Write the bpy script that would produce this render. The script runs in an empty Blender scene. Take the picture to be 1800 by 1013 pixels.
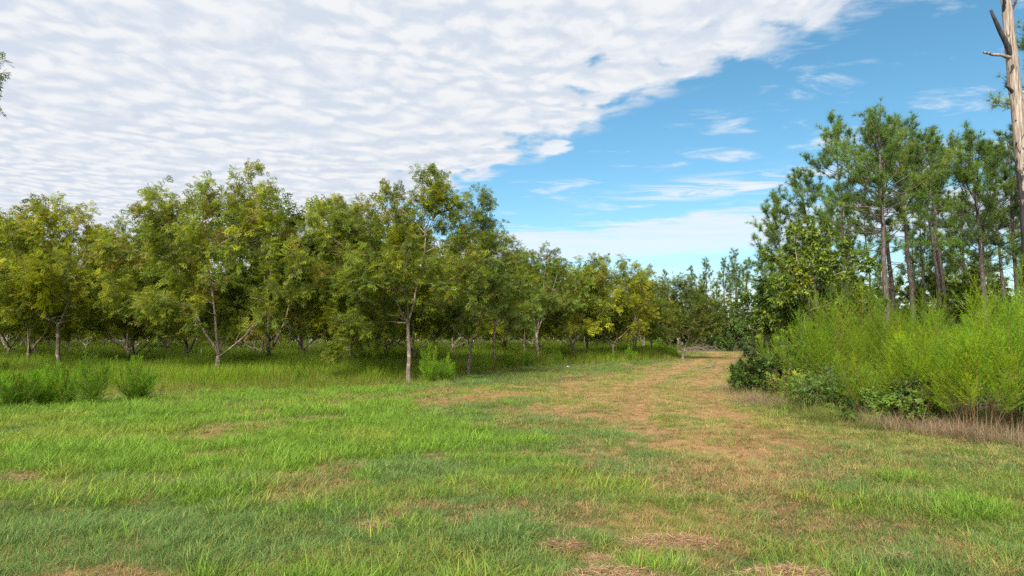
import bpy, math
import numpy as np
from mathutils import Vector

R = math.radians
scene = bpy.context.scene

# ------------------------------------------------------------------ camera
EYE = 1.6
cam = bpy.data.cameras.new('camera')
cam.sensor_width = 36.0
cam.lens = 24.0
cam.clip_start = 0.05
cam.clip_end = 5000
camo = bpy.data.objects.new('camera', cam)
scene.collection.objects.link(camo)
camo.location = (0, 0, EYE)
camo.rotation_euler = (R(90 + 4.4), 0, 0)
scene.camera = camo

# ------------------------------------------------------------------ light and exposure
SUN_EL, SUN_AZ = 38.0, 198.0          # azimuth the light comes FROM, clockwise from +Y (behind and left of the viewer)
scene.view_settings.view_transform = 'Standard'
scene.view_settings.look = 'None'
scene.view_settings.gamma = 1.0
scene.view_settings.use_curve_mapping = False
scene.view_settings.exposure = 0.84
scene.cycles.use_denoising = False
scene.cycles.adaptive_threshold = 0.02
scene.cycles.max_bounces = 5
scene.cycles.diffuse_bounces = 3
scene.cycles.glossy_bounces = 2
scene.cycles.transmission_bounces = 4
scene.cycles.transparent_max_bounces = 4
scene.cycles.sample_clamp_indirect = 6.0

sun = bpy.data.lights.new('sun', 'SUN')
sun.energy = 4.8
sun.angle = R(28)
sun.color = (1.0, 0.96, 0.89)
suno = bpy.data.objects.new('sun', sun)
scene.collection.objects.link(suno)
az, el = R(SUN_AZ), R(SUN_EL)
sdir = Vector((math.sin(az) * math.cos(el), math.cos(az) * math.cos(el), math.sin(el)))
suno.rotation_euler = sdir.to_track_quat('Z', 'Y').to_euler()
suno.location = sdir * 300


class NT:
    """small helper for node trees"""
    def __init__(self, tree):
        self.t = tree
        tree.nodes.clear()

    def n(self, typ, **kw):
        nd = self.t.nodes.new(typ)
        for k, v in kw.items():
            if k.startswith('i_'):
                key = k[2:]
                key = int(key) if key.isdigit() else key.replace('_', ' ')
                nd.inputs[key].default_value = v
            else:
                setattr(nd, k, v)
        return nd

    def l(self, a, b):
        self.t.links.new(a, b)

    def math(self, op, a, b=None, c=None, clamp=False):
        nd = self.t.nodes.new('ShaderNodeMath')
        nd.operation = op
        nd.use_clamp = clamp
        for i, v in enumerate((a, b, c)):
            if v is None:
                continue
            if isinstance(v, (int, float)):
                nd.inputs[i].default_value = v
            else:
                self.l(v, nd.inputs[i])
        return nd.outputs[0]

    def smooth(self, v, lo, hi):
        nd = self.t.nodes.new('ShaderNodeMapRange')
        nd.interpolation_type = 'SMOOTHSTEP'
        nd.inputs['From Min'].default_value = lo
        nd.inputs['From Max'].default_value = hi
        self.l(v, nd.inputs['Value'])
        return nd.outputs['Result']

    def mix(self, fac, a, b, blend='MIX'):
        nd = self.t.nodes.new('ShaderNodeMix')
        nd.data_type = 'RGBA'
        nd.blend_type = blend
        nd.clamp_factor = True
        for sock, v in ((nd.inputs[0], fac), (nd.inputs[6], a), (nd.inputs[7], b)):
            if isinstance(v, (int, float)):
                sock.default_value = v
            elif isinstance(v, (tuple, list)):
                sock.default_value = (*v[:3], 1)
            else:
                self.l(v, sock)
        return nd.outputs[2]


# ------------------------------------------------------------------ sky: Nishita air with a high cloud sheet (altocumulus) and thin streaks
world = bpy.data.worlds.new('World')
scene.world = world
world.use_nodes = True
w = NT(world.node_tree)
sky = w.n('ShaderNodeTexSky', sky_type='NISHITA', sun_disc=False, sun_elevation=R(SUN_EL), sun_rotation=R(SUN_AZ),
          altitude=0.0, air_density=1.0, dust_density=0.4, ozone_density=3.0)
skyc = w.n('ShaderNodeHueSaturation')
skyc.inputs['Hue'].default_value = 0.481
skyc.inputs['Saturation'].default_value = 1.17
skyc.inputs['Value'].default_value = 0.086
w.l(sky.outputs[0], skyc.inputs['Color'])
tc = w.n('ShaderNodeTexCoord')
sep = w.n('ShaderNodeSeparateXYZ')
w.l(tc.outputs['Generated'], sep.inputs[0])
zc = w.math('MAXIMUM', sep.outputs[2], 0.03)
px = w.math('DIVIDE', sep.outputs[0], zc)
py = w.math('DIVIDE', sep.outputs[1], zc)
comb = w.n('ShaderNodeCombineXYZ')
w.l(px, comb.inputs[0]); w.l(py, comb.inputs[1])
P2 = comb.outputs[0]


def wnoise(scale, detail, rough, off=(0, 0, 0), sx=1.0, sy=1.0, dist=0.0, rot=0.0):
    mp = w.n('ShaderNodeMapping')
    mp.inputs['Location'].default_value = off
    mp.inputs['Rotation'].default_value = (0, 0, R(rot))
    mp.inputs['Scale'].default_value = (sx, sy, 1)
    w.l(P2, mp.inputs[0])
    nz = w.n('ShaderNodeTexNoise', noise_dimensions='2D')
    nz.inputs['Scale'].default_value = scale
    nz.inputs['Detail'].default_value = detail
    nz.inputs['Roughness'].default_value = rough
    nz.inputs['Distortion'].default_value = dist
    w.l(mp.outputs[0], nz.inputs['Vector'])
    return nz.outputs[0]


# the sheet lies where px + 0.57 py < 2.19
edge = w.math('SUBTRACT', 2.19, w.math('ADD', px, w.math('MULTIPLY', py, 0.57)))
big = wnoise(1.7, 3, 0.5, (3.1, 1.7, 0))
edge = w.math('ADD', edge, w.math('MULTIPLY', w.math('SUBTRACT', big, 0.5), 0.32))


def puffs(dy, sc_=8.2, fn=12.0):
    """rounded cloudlets: soft Voronoi cells bent by noise"""
    mp = w.n('ShaderNodeMapping')
    mp.inputs['Location'].default_value = (0.3, 5.2 + dy, 0)
    mp.inputs['Rotation'].default_value = (0, 0, 0)
    mp.inputs['Scale'].default_value = (1.0, 0.88, 1)
    w.l(P2, mp.inputs[0])
    nz = w.n('ShaderNodeTexNoise', noise_dimensions='2D', i_Scale=3.2, i_Detail=2.0)
    w.l(mp.outputs[0], nz.inputs['Vector'])
    v1 = w.n('ShaderNodeVectorMath', operation='SUBTRACT'); v1.inputs[1].default_value = (0.5, 0.5, 0.5)
    w.l(nz.outputs['Color'], v1.inputs[0])
    v2 = w.n('ShaderNodeVectorMath', operation='SCALE'); v2.inputs['Scale'].default_value = 0.14
    w.l(v1.outputs[0], v2.inputs[0])
    v3 = w.n('ShaderNodeVectorMath', operation='ADD')
    w.l(mp.outputs[0], v3.inputs[0]); w.l(v2.outputs[0], v3.inputs[1])
    vo = w.n('ShaderNodeTexVoronoi', voronoi_dimensions='2D', feature='SMOOTH_F1', i_Scale=sc_, i_Smoothness=0.45, i_Randomness=0.85)
    w.l(v3.outputs[0], vo.inputs['Vector'])
    fine = w.n('ShaderNodeTexNoise', noise_dimensions='2D', i_Scale=fn, i_Detail=6.0, i_Roughness=0.6)
    w.l(v3.outputs[0], fine.inputs['Vector'])
    a = w.math('MULTIPLY', w.math('SUBTRACT', 0.42, vo.outputs['Distance']), 0.75)
    b = w.math('MULTIPLY', w.math('SUBTRACT', fine.outputs[0], 0.5), 0.85)
    return w.math('ADD', 0.5, w.math('ADD', a, b))


blend = w.smooth(wnoise(0.9, 2, 0.5, (5.5, 0.4, 0)), 0.40, 0.62)


def two(dy):
    a = puffs(dy)
    b = puffs(dy * 1.3, 5.2, 7.5)
    k = w.math('ADD', 0.25, w.math('MULTIPLY', blend, 0.55))
    return w.math('ADD', w.math('MULTIPLY', a, k), w.math('MULTIPLY', b, w.math('SUBTRACT', 1.0, k)))


cellA = two(0.0)
cellB = two(-0.045)
mid = wnoise(2.1, 3, 0.5, (9.3, 2.2, 0), rot=18)
sheet = w.math('ADD', w.math('MULTIPLY', edge, 1.15), w.math('MULTIPLY', w.math('SUBTRACT', cellA, 0.5), 1.5))
sheet_in = w.smooth(edge, -0.12, 0.16)
dens = w.math('MULTIPLY', w.smooth(sheet, -0.20, 0.36), sheet_in)
# brightness: sunlit upper side of the cells against their grey undersides
lit = w.math('ADD', w.math('MULTIPLY', w.math('SUBTRACT', cellB, cellA), 2.3), 0.50)
lit = w.math('ADD', lit, w.math('MULTIPLY', w.math('SUBTRACT', 0.5, mid), 0.35))
lit = w.math('ADD', lit, w.math('MULTIPLY', w.math('SUBTRACT', cellA, 0.5), 1.5))
litc = w.smooth(lit, 0.05, 0.98)
ccol = w.mix(litc, (0.375, 0.415, 0.475), (0.50, 0.51, 0.525))
# lower streaky bank and wisps beyond the sheet
wv = w.math('ADD', py, w.math('MULTIPLY', px, 0.6))
stre = wnoise(1.5, 5, 0.6, (1.2, 7.7, 0), sx=0.8, sy=1.5, rot=30, dist=0.4)
wv2 = w.math('ADD', wv, w.math('MULTIPLY', w.math('SUBTRACT', stre, 0.5), 2.6))
band = w.math('MULTIPLY', w.smooth(wv2, 5.9, 6.7), w.math('SUBTRACT', 1.0, w.smooth(wv2, 8.2, 9.6)))
band = w.math('MULTIPLY', band, w.math('ADD', 0.45, w.math('MULTIPLY', stre, 0.9)))
st2 = wnoise(2.6, 6, 0.62, (4.2, 0.7, 0), sx=0.7, sy=1.6, rot=25, dist=0.5)
strip = w.math('MULTIPLY', w.math('MULTIPLY', w.smooth(wv, 4.6, 5.15), w.math('SUBTRACT', 1.0, w.smooth(wv, 5.3, 5.75))),
               w.math('MULTIPLY', w.smooth(px, 0.2, 1.5), w.smooth(st2, 0.40, 0.62)))
wisp = w.math('MULTIPLY', w.smooth(wnoise(2.3, 7, 0.62, (6.9, 3.3, 0), sx=0.85, sy=1.2, rot=28, dist=0.3), 0.55, 0.78), 0.7)
far = w.smooth(py, 8.5, 15.0)
thin = w.math('MAXIMUM', w.math('MAXIMUM', w.math('MULTIPLY', band, 0.78), strip), w.math('MAXIMUM', wisp, w.math('MULTIPLY', far, 0.55)))
pu = w.math('ADD', w.math('POWER', w.math('DIVIDE', w.math('SUBTRACT', px, 0.22), 0.085), 2.0), w.math('POWER', w.math('DIVIDE', w.math('SUBTRACT', py, 3.5), 0.16), 2.0))
pu = w.math('ADD', pu, w.math('MULTIPLY', w.math('SUBTRACT', 0.5, cellA), 3.5))
thin = w.math('MAXIMUM', thin, w.math('SUBTRACT', 1.0, w.smooth(pu, 0.15, 1.3)))     # one small loose cloudlet
thin = w.math('MINIMUM', thin, 0.92)
c1 = w.mix(thin, skyc.outputs[0], (0.50, 0.52, 0.55))
c2 = w.mix(dens, c1, ccol)
bg = w.n('ShaderNodeBackground', i_Strength=1.0)
w.l(c2, bg.inputs['Color'])
wout = w.n('ShaderNodeOutputWorld')
w.l(bg.outputs[0], wout.inputs[0])
world.cycles.sampling_method = 'MANUAL'
world.cycles.sample_map_resolution = 512

# ------------------------------------------------------------------ numeric helpers
RNG = np.random.default_rng(7)


def vnoise(x, y, scale, seed=0):
    x = np.asarray(x, float) / scale
    y = np.asarray(y, float) / scale
    xi, yi = np.floor(x).astype(np.int64), np.floor(y).astype(np.int64)
    fx, fy = x - xi, y - yi
    fx, fy = fx * fx * (3 - 2 * fx), fy * fy * (3 - 2 * fy)

    def h(a, b):
        n = (a * 374761393 + b * 668265263 + seed * 974634541) & 0xffffffff
        n = ((n ^ (n >> 13)) * 1274126177) & 0xffffffff
        return ((n ^ (n >> 16)) & 0xffff) / 65535.0
    return (h(xi, yi) * (1 - fx) + h(xi + 1, yi) * fx) * (1 - fy) + (h(xi, yi + 1) * (1 - fx) + h(xi + 1, yi + 1) * fx) * fy


def fbm(x, y, scale, seed=0, octs=3):
    s, a, t = 0, 1.0, 0
    for o in range(octs):
        s = s + a * vnoise(x, y, scale / 2 ** o, seed + o * 17)
        t += a
        a *= 0.5
    return s / t


def sstep(v, lo, hi):
    t = np.clip((np.asarray(v, float) - lo) / (hi - lo), 0, 1)
    return t * t * (3 - 2 * t)


def height(x, y):
    d = np.hypot(x, y)
    fade = np.clip(d / 6.0, 0.15, 1.0)
    return fade * (0.10 * (fbm(x, y, 9.0, 3, 2) - 0.5) + 0.08 * (fbm(x, y, 1.6, 5, 2) - 0.5) + 0.03 * (vnoise(x, y, 0.45, 6) - 0.5))


PATH_Y = [2, 6, 10.5, 13.5, 17, 21, 26, 31, 39, 48, 55, 62, 75, 86, 95, 103, 108, 110]
PATH_X = [3.6, 3.2, 3.0, 3.0, 3.4, 4.2, 5.7, 7.3, 10.2, 13.2, 15.9, 18.6, 23.2, 26.2, 27.6, 26.0, 21.0, 12.0]
PATH_W = [-3.0, -1.2, 1.5, 2.6, 3.4, 3.7, 3.6, 3.4, 3.2, 3.0, 2.9, 2.8, 2.8, 2.8, 2.8, 2.8, 2.6, 2.4]


def path_d(x, y):
    """signed distance-like value: <0 inside the dry track"""
    cx = np.interp(y, PATH_Y, PATH_X)
    hw = np.interp(y, PATH_Y, PATH_W)
    d = (np.abs(x - cx) - hw)
    d = np.minimum(d, np.where((y > 15) & (y < 28), np.maximum(np.abs(x - 0.6) - 3.0, np.abs(y - 20.6) - 3.2), 99))
    return d


OR_X = [-80, -30, -19, -11, -5.5, -3.2, -1.6, 0.5, 4, 9, 13.5, 17, 19, 20]
OR_Y = [15, 17, 18.6, 20.6, 22.6, 27, 34, 41, 46, 51.5, 57, 68, 84, 120]


def orchard_d(x, y):
    """>0 inside the unmown orchard grass"""
    return np.where(np.asarray(x) < 20, y - np.interp(x, OR_X, OR_Y), -9.0)


SC_Y = [0, 4, 9, 11, 12.5, 14, 17, 21, 24, 30, 40, 48, 62, 80, 100, 130]
SC_X = [11.5, 10.2, 8.7, 7.7, 6.9, 6.4, 6.3, 6.7, 8.2, 11.2, 15.2, 17.6, 22.4, 29.5, 33, 36]


def scrub_d(x, y):
    """>0 inside the scrub on the east side"""
    return x - np.interp(y, SC_Y, SC_X)


def norm(v):
    v = np.asarray(v, float)
    return v / (np.linalg.norm(v, axis=-1, keepdims=True) + 1e-9)


# ------------------------------------------------------------------ materials
def mat_leaf(name, trans=0.4, gloss=0.25, gain=1.0, objvar=0.12):
    m = bpy.data.materials.new(name)
    m.use_nodes = True
    t = NT(m.node_tree)
    at = t.n('ShaderNodeAttribute', attribute_name='tint')
    oi = t.n('ShaderNodeObjectInfo')
    k = t.math('ADD', 1.0 - objvar, t.math('MULTIPLY', oi.outputs['Random'], 2 * objvar))
    k = t.math('MULTIPLY', k, gain)
    vm = t.n('ShaderNodeVectorMath', operation='SCALE')
    t.l(at.outputs['Color'], vm.inputs[0]); t.l(k, vm.inputs['Scale'])
    pb = t.n('ShaderNodeBsdfPrincipled')
    pb.inputs['Roughness'].default_value = 0.5
    pb.inputs['Specular IOR Level'].default_value = gloss
    t.l(vm.outputs[0], pb.inputs['Base Color'])
    tr = t.n('ShaderNodeBsdfTranslucent')
    warm = t.mix(1.0, vm.outputs[0], (1.15, 1.1, 0.6), 'MULTIPLY')
    t.l(warm, tr.inputs['Color'])
    mx = t.n('ShaderNodeMixShader')
    mx.inputs[0].default_value = trans
    t.l(pb.outputs[0], mx.inputs[1]); t.l(tr.outputs[0], mx.inputs[2])
    o = t.n('ShaderNodeOutputMaterial')
    t.l(mx.outputs[0], o.inputs[0])
    return m


def mat_grass(name, trans=0.35):
    m = bpy.data.materials.new(name)
    m.use_nodes = True
    t = NT(m.node_tree)
    at = t.n('ShaderNodeAttribute', attribute_name='tint')
    ic = t.n('ShaderNodeAttribute', attribute_name='gcol', attribute_type='INSTANCER')
    vm = t.n('ShaderNodeVectorMath', operation='MULTIPLY')
    t.l(at.outputs['Color'], vm.inputs[0]); t.l(ic.outputs['Color'], vm.inputs[1])
    pb = t.n('ShaderNodeBsdfPrincipled')
    pb.inputs['Roughness'].default_value = 0.55
    pb.inputs['Specular IOR Level'].default_value = 0.2
    t.l(vm.outputs[0], pb.inputs['Base Color'])
    tr = t.n('ShaderNodeBsdfTranslucent')
    t.l(vm.outputs[0], tr.inputs['Color'])
    mx = t.n('ShaderNodeMixShader')
    mx.inputs[0].default_value = trans
    t.l(pb.outputs[0], mx.inputs[1]); t.l(tr.outputs[0], mx.inputs[2])
    o = t.n('ShaderNodeOutputMaterial')
    t.l(mx.outputs[0], o.inputs[0])
    return m


def mat_bark(name, c1, c2, scale=9.0, stretch=0.25, bump=0.6, lichen=None):
    m = bpy.data.materials.new(name)
    m.use_nodes = True
    t = NT(m.node_tree)
    tcn = t.n('ShaderNodeTexCoord')
    mp = t.n('ShaderNodeMapping')
    mp.inputs['Scale'].default_value = (1, 1, stretch)
    t.l(tcn.outputs['Object'], mp.inputs[0])
    nz = t.n('ShaderNodeTexNoise', i_Scale=scale * 2.2, i_Detail=6.0, i_Roughness=0.65)
    t.l(mp.outputs[0], nz.inputs['Vector'])
    vo = t.n('ShaderNodeTexVoronoi', feature='DISTANCE_TO_EDGE', i_Scale=scale * 1.6)
    t.l(mp.outputs[0], vo.inputs['Vector'])
    cr = t.smooth(vo.outputs['Distance'], 0.0, 0.22)
    f = t.math('MULTIPLY', t.smooth(nz.outputs[0], 0.3, 0.7), t.math('ADD', 0.35, t.math('MULTIPLY', cr, 0.65)))
    col = t.mix(f, c1, c2)
    if lichen:
        nl = t.n('ShaderNodeTexNoise', i_Scale=3.0, i_Detail=4.0)
        t.l(tcn.outputs['Object'], nl.inputs['Vector'])
        col = t.mix(t.smooth(nl.outputs[0], 0.52, 0.66), col, lichen)
    pb = t.n('ShaderNodeBsdfPrincipled')
    pb.inputs['Roughness'].default_value = 0.9
    pb.inputs['Specular IOR Level'].default_value = 0.15
    t.l(col, pb.inputs['Base Color'])
    bp = t.n('ShaderNodeBump')
    bp.inputs['Strength'].default_value = bump
    bp.inputs['Distance'].default_value = 0.02
    t.l(f, bp.inputs['Height'])
    t.l(bp.outputs[0], pb.inputs['Normal'])
    o = t.n('ShaderNodeOutputMaterial')
    t.l(pb.outputs[0], o.inputs[0])
    return m


def mat_ground(name):
    m = bpy.data.materials.new(name)
    m.use_nodes = True
    t = NT(m.node_tree)
    at = t.n('ShaderNodeAttribute', attribute_name='tint')
    ge = t.n('ShaderNodeNewGeometry')
    n1 = t.n('ShaderNodeTexNoise', i_Scale=2.2, i_Detail=8.0, i_Roughness=0.7)
    t.l(ge.outputs['Position'], n1.inputs['Vector'])
    n2 = t.n('ShaderNodeTexNoise', i_Scale=38.0, i_Detail=5.0, i_Roughness=0.75)
    t.l(ge.outputs['Position'], n2.inputs['Vector'])
    k = t.math('ADD', 0.35, t.math('MULTIPLY', n2.outputs[0], 1.3))
    vm = t.n('ShaderNodeVectorMath', operation='SCALE')
    t.l(at.outputs['Color'], vm.inputs[0]); t.l(k, vm.inputs['Scale'])
    col = t.mix(t.math('MULTIPLY', t.smooth(n1.outputs[0], 0.5, 0.7), 0.5), vm.outputs[0], (0.20, 0.115, 0.06))
    pb = t.n('ShaderNodeBsdfPrincipled')
    pb.inputs['Roughness'].default_value = 1.0
    pb.inputs['Specular IOR Level'].default_value = 0.05
    t.l(col, pb.inputs['Base Color'])
    bp = t.n('ShaderNodeBump')
    bp.inputs['Strength'].default_value = 0.8
    bp.inputs['Distance'].default_value = 0.03
    t.l(n2.outputs[0], bp.inputs['Height'])
    t.l(bp.outputs[0], pb.inputs['Normal'])
    o = t.n('ShaderNodeOutputMaterial')
    t.l(pb.outputs[0], o.inputs[0])
    return m


M_PECAN = mat_leaf('pecan_leaf', 0.52, 0.10, gain=1.24)
M_BROAD = mat_leaf('broad_leaf', 0.35, 0.3)
M_NEEDLE = mat_leaf('pine_needle', 0.25, 0.25, objvar=0.16)
M_FENNEL = mat_leaf('fennel_thread', 0.45, 0.12, objvar=0.10)
M_SHRUB = mat_leaf('shrub_leaf', 0.35, 0.25)
M_GRASS = mat_grass('grass_blade')
M_STRAW = mat_leaf('straw', 0.2, 0.15, objvar=0.06)
M_GROUND = mat_ground('ground_thatch')
M_BARK = mat_bark('pecan_bark', (0.11, 0.082, 0.060), (0.36, 0.285, 0.215), lichen=(0.40, 0.35, 0.28))
M_PBARK = mat_bark('pine_bark', (0.055, 0.045, 0.040), (0.20, 0.160, 0.135), scale=5.0, stretch=0.35, bump=0.8)
M_STEM = mat_bark('weed_stem', (0.11, 0.06, 0.03), (0.23, 0.14, 0.07), scale=20)
M_TWIG = mat_bark('dead_twig', (0.13, 0.10, 0.075), (0.33, 0.27, 0.21), scale=20)

C = scene.collection


# ------------------------------------------------------------------ mesh helpers
class MB:
    """collects vertices, triangles and quads with a tint per vertex"""
    def __init__(self):
        self.V, self.T, self.Q, self.K, self.n = [], [], [], [], 0

    def add(self, v, tris=None, quads=None, tint=(1, 1, 1)):
        v = np.asarray(v, float).reshape(-1, 3)
        tint = np.asarray(tint, float)
        if tint.ndim == 1:
            tint = np.broadcast_to(tint, (len(v), 3))
        self.V.append(v); self.K.append(tint)
        if tris is not None and len(tris):
            self.T.append(np.asarray(tris, np.int64).reshape(-1, 3) + self.n)
        if quads is not None and len(quads):
            self.Q.append(np.asarray(quads, np.int64).reshape(-1, 4) + self.n)
        self.n += len(v)

    def mesh(self, name, mat, smooth=False):
        me = bpy.data.meshes.new(name)
        V = np.concatenate(self.V)
        K = np.concatenate(self.K)
        T = np.concatenate(self.T) if self.T else np.zeros((0, 3), np.int64)
        Q = np.concatenate(self.Q) if self.Q else np.zeros((0, 4), np.int64)
        loops = np.concatenate([T.ravel(), Q.ravel()]).astype(np.int32)
        start = np.concatenate([np.arange(len(T)) * 3, len(T) * 3 + np.arange(len(Q)) * 4]).astype(np.int32)
        me.vertices.add(len(V))
        me.vertices.foreach_set('co', V.astype(np.float32).ravel())
        me.loops.add(len(loops))
        me.loops.foreach_set('vertex_index', loops)
        me.polygons.add(len(start))
        me.polygons.foreach_set('loop_start', start)
        me.update(calc_edges=True)
        a = me.attributes.new('tint', 'FLOAT_COLOR', 'POINT')
        a.data.foreach_set('color', np.concatenate([K, np.ones((len(K), 1))], 1).astype(np.float32).ravel())
        if smooth:
            me.polygons.foreach_set('use_smooth', np.ones(len(start), bool))
        me.materials.append(mat)
        return me

    def build(self, name, mat, parent=None, smooth=False):
        return link(name, self.mesh(name, mat, smooth), parent)


def link(name, data, parent=None):
    o = bpy.data.objects.new(name, data)
    C.objects.link(o)
    if parent is not None:
        o.parent = parent
    return o


def tag(o, label=None, cat=None, group=None, kind=None):
    for k, v in (('label', label), ('category', cat), ('group', group), ('kind', kind)):
        if v:
            o[k] = v
    return o


def place(o, x, y, rz=0.0, s=1.0, sz=None, sink=0.03):
    o.location = (x, y, float(height(x, y)) - sink)
    o.rotation_euler = (0, 0, rz)
    o.scale = (s, s, s if sz is None else sz)
    return o


def copy_tree(o, parent=None):
    c = o.copy()
    C.objects.link(c)
    c.parent = parent
    for ch in o.children:
        copy_tree(ch, c)
    return c


def tube(mb, pts, rad, sides=6, tint=(1, 1, 1), wob=0.0, rng=RNG):
    pts = np.asarray(pts, float)
    rad = np.asarray(rad, float)
    n = len(pts)
    tan = np.gradient(pts, axis=0)
    tan = norm(tan)
    ref = np.where(np.abs(tan[:, 2:3]) > 0.9, [[1.0, 0, 0]], [[0, 0, 1.0]])
    ref = np.broadcast_to(ref[0], tan.shape)
    u = norm(np.cross(tan, ref))
    v = np.cross(tan, u)
    a = np.arange(sides) / sides * 2 * np.pi
    rr = rad[:, None] * (1 + (wob * (rng.random((n, sides)) - 0.5) if wob else 0))
    ring = pts[:, None, :] + rr[..., None] * (np.cos(a)[None, :, None] * u[:, None, :] + np.sin(a)[None, :, None] * v[:, None, :])
    V = np.concatenate([ring.reshape(-1, 3), pts[-1:]])
    i = np.arange(n - 1)[:, None] * sides
    j = np.arange(sides)[None, :]
    j2 = (j + 1) % sides
    Q = np.stack([i + j, i + j2, i + sides + j2, i + sides + j], -1).reshape(-1, 4)
    b = (n - 1) * sides
    T = np.stack([b + np.arange(sides), b + (np.arange(sides) + 1) % sides, np.full(sides, n * sides)], -1)
    mb.add(V, T, Q, tint)


def bez(p0, p1, p2, p3, n):
    t = np.linspace(0, 1, n)[:, None]
    return (1 - t) ** 3 * p0 + 3 * (1 - t) ** 2 * t * p1 + 3 * (1 - t) * t * t * p2 + t ** 3 * p3


def wander(pts, amp, rng):
    n = len(pts)
    k = np.cumsum(rng.normal(0, 1, (n, 3)), 0)
    k -= np.linspace(0, 1, n)[:, None] * k[-1]
    return pts + k * amp / math.sqrt(n)


def grow(p0, d, L, n, rng, up=0.0, jit=0.12):
    pts = [np.asarray(p0, float)]
    d = norm(d)
    for _ in range(n - 1):
        d = norm(d + rng.normal(0, jit, 3) + np.array([0, 0, up]))
        pts.append(pts[-1] + d * (L / (n - 1)))
    return np.array(pts)


def stamp(mb, tv, tq, pos, fwd, scale, tint, rng, droop=0.25, upmix=0.6, tt=None):
    """stamp a template (x forward, y side, z normal) at many places; tq are quads, tt triangles"""
    N = len(pos)
    up = norm(np.array([0, 0, 1.0]) + rng.normal(0, upmix, (N, 3)))
    f = norm(fwd)
    s = norm(np.cross(up, f))
    nn = np.cross(f, s)
    sc = np.asarray(scale).reshape(-1, 1, 1)
    V = pos[:, None, :] + sc * (tv[None, :, 0:1] * f[:, None] + tv[None, :, 1:2] * s[:, None] + tv[None, :, 2:3] * nn[:, None])
    V[..., 2] -= (sc[..., 0] * droop * tv[None, :, 0] ** 2)
    m = len(tv)
    K = np.repeat(tint[:, None, :], m, 1)
    g_ = 4 if tq is not None else 3
    K = K * (0.86 + 0.28 * rng.random((N, m // g_, 1)).repeat(g_, 1))
    base = (np.arange(N) * m)[:, None, None]
    mb.add(V.reshape(-1, 3), (base + tt[None]).reshape(-1, 3) if tt is not None else None,
           (base + tq[None]).reshape(-1, 4) if tq is not None else None, K.reshape(-1, 3))


def leaflet(o, d, L, W, z=0.0, curl=-0.12):
    """one leaflet as a quad: base, side, tip, side"""
    o = np.asarray(o, float); d = norm(np.asarray(d, float))
    s = np.array([-d[1], d[0], 0])
    m = o + d * L * 0.45
    return np.array([o, m + s * W / 2 + [0, 0, 0.012], o + d * L + [0, 0, curl * L], m - s * W / 2 + [0, 0, 0.012]])


def tpl_pinnate(pairs, L, ll, lw, curl=-0.12):
    """pinnate leaf of small pointed leaflets, one triangle each"""
    V = []
    for k in range(2 * pairs + 1):
        j, sg = divmod(k, 2)
        t = 0.22 + 0.72 * j / max(1, pairs - 1) if k < 2 * pairs else 0.96
        d = norm(np.array([0.6, (1 if sg else -1) * 0.8, 0.0])) if k < 2 * pairs else np.array([1.0, 0, 0])
        sl = ll * (0.75 + 0.45 * t)
        s_ = np.array([-d[1], d[0], 0]) * lw * (0.8 + 0.4 * t) / 2
        o = np.array([L * t, 0, 0]); m_ = o + d * sl * 0.22
        V += [m_ + s_, m_ - s_, o + d * sl + np.array([0, 0, curl * sl])]
    return np.array(V), None, np.arange(len(V)).reshape(-1, 3)


def tpl_compound(pairs, L, ll, lw):
    q = []
    for k in range(pairs):
        t = 0.25 + 0.68 * k / max(1, pairs - 1)
        for sgn in (1, -1):
            q.append(leaflet((L * t, 0, 0), (0.55, sgn * 0.85, 0), ll * (0.75 + 0.5 * t), lw * (0.8 + 0.4 * t), curl=-0.3))
    q.append(leaflet((L * 0.95, 0, 0), (1, 0, 0), ll * 1.15, lw * 1.1, curl=-0.3))
    V = np.concatenate(q)
    return V, np.arange(len(V)).reshape(-1, 4)


def tpl_cluster(n, spread, ll, lw, seed):
    r = np.random.default_rng(seed)
    q = []
    for k in range(n):
        a = k * 2.4 + r.normal(0, 0.3)
        o = np.array([r.uniform(0, spread), 0, 0])
        v = leaflet(o, (0.6 + 0.3 * r.random(), math.sin(a), 0), ll * r.uniform(0.75, 1.2), lw * r.uniform(0.8, 1.2), curl=-0.25)
        v[:, 2] += (v[:, 0] - o[0]) * math.cos(a) * 0.7
        q.append(v)
    V = np.concatenate(q)
    return V, np.arange(len(V)).reshape(-1, 4)


T_PECAN = tpl_pinnate(4, 0.27, 0.125, 0.050)
T_PECAN_FAR = tpl_pinnate(3, 0.29, 0.165, 0.075)
T_BROAD = tpl_cluster(6, 0.14, 0.15, 0.085, 3)
T_SMALL = tpl_cluster(7, 0.12, 0.075, 0.045, 5)
T_LANCE = tpl_cluster(7, 0.16, 0.12, 0.022, 8)

PAL_OLIVE = np.array([(0.120, 0.132, 0.017), (0.185, 0.180, 0.016), (0.165, 0.120, 0.024), (0.072, 0.088, 0.015), (0.125, 0.150, 0.020)]) * [1.22, 1.38, 1.35]
PAL_DARK = np.array([(0.075, 0.094, 0.018), (0.110, 0.122, 0.019), (0.120, 0.094, 0.024), (0.054, 0.072, 0.016), (0.098, 0.122, 0.018)]) * [1.25, 1.42, 1.35]
PAL_YELLOW = np.array([(0.165, 0.165, 0.016), (0.240, 0.225, 0.015), (0.195, 0.140, 0.022), (0.095, 0.105, 0.015), (0.165, 0.180, 0.018)]) * [1.18, 1.34, 1.25]
PAL_BROAD = np.array([(0.060, 0.105, 0.016), (0.095, 0.145, 0.018), (0.130, 0.160, 0.018), (0.040, 0.075, 0.016), (0.080, 0.125, 0.018)]) * 1.35
W_STD = [0.34, 0.20, 0.11, 0.16, 0.19]


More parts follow.
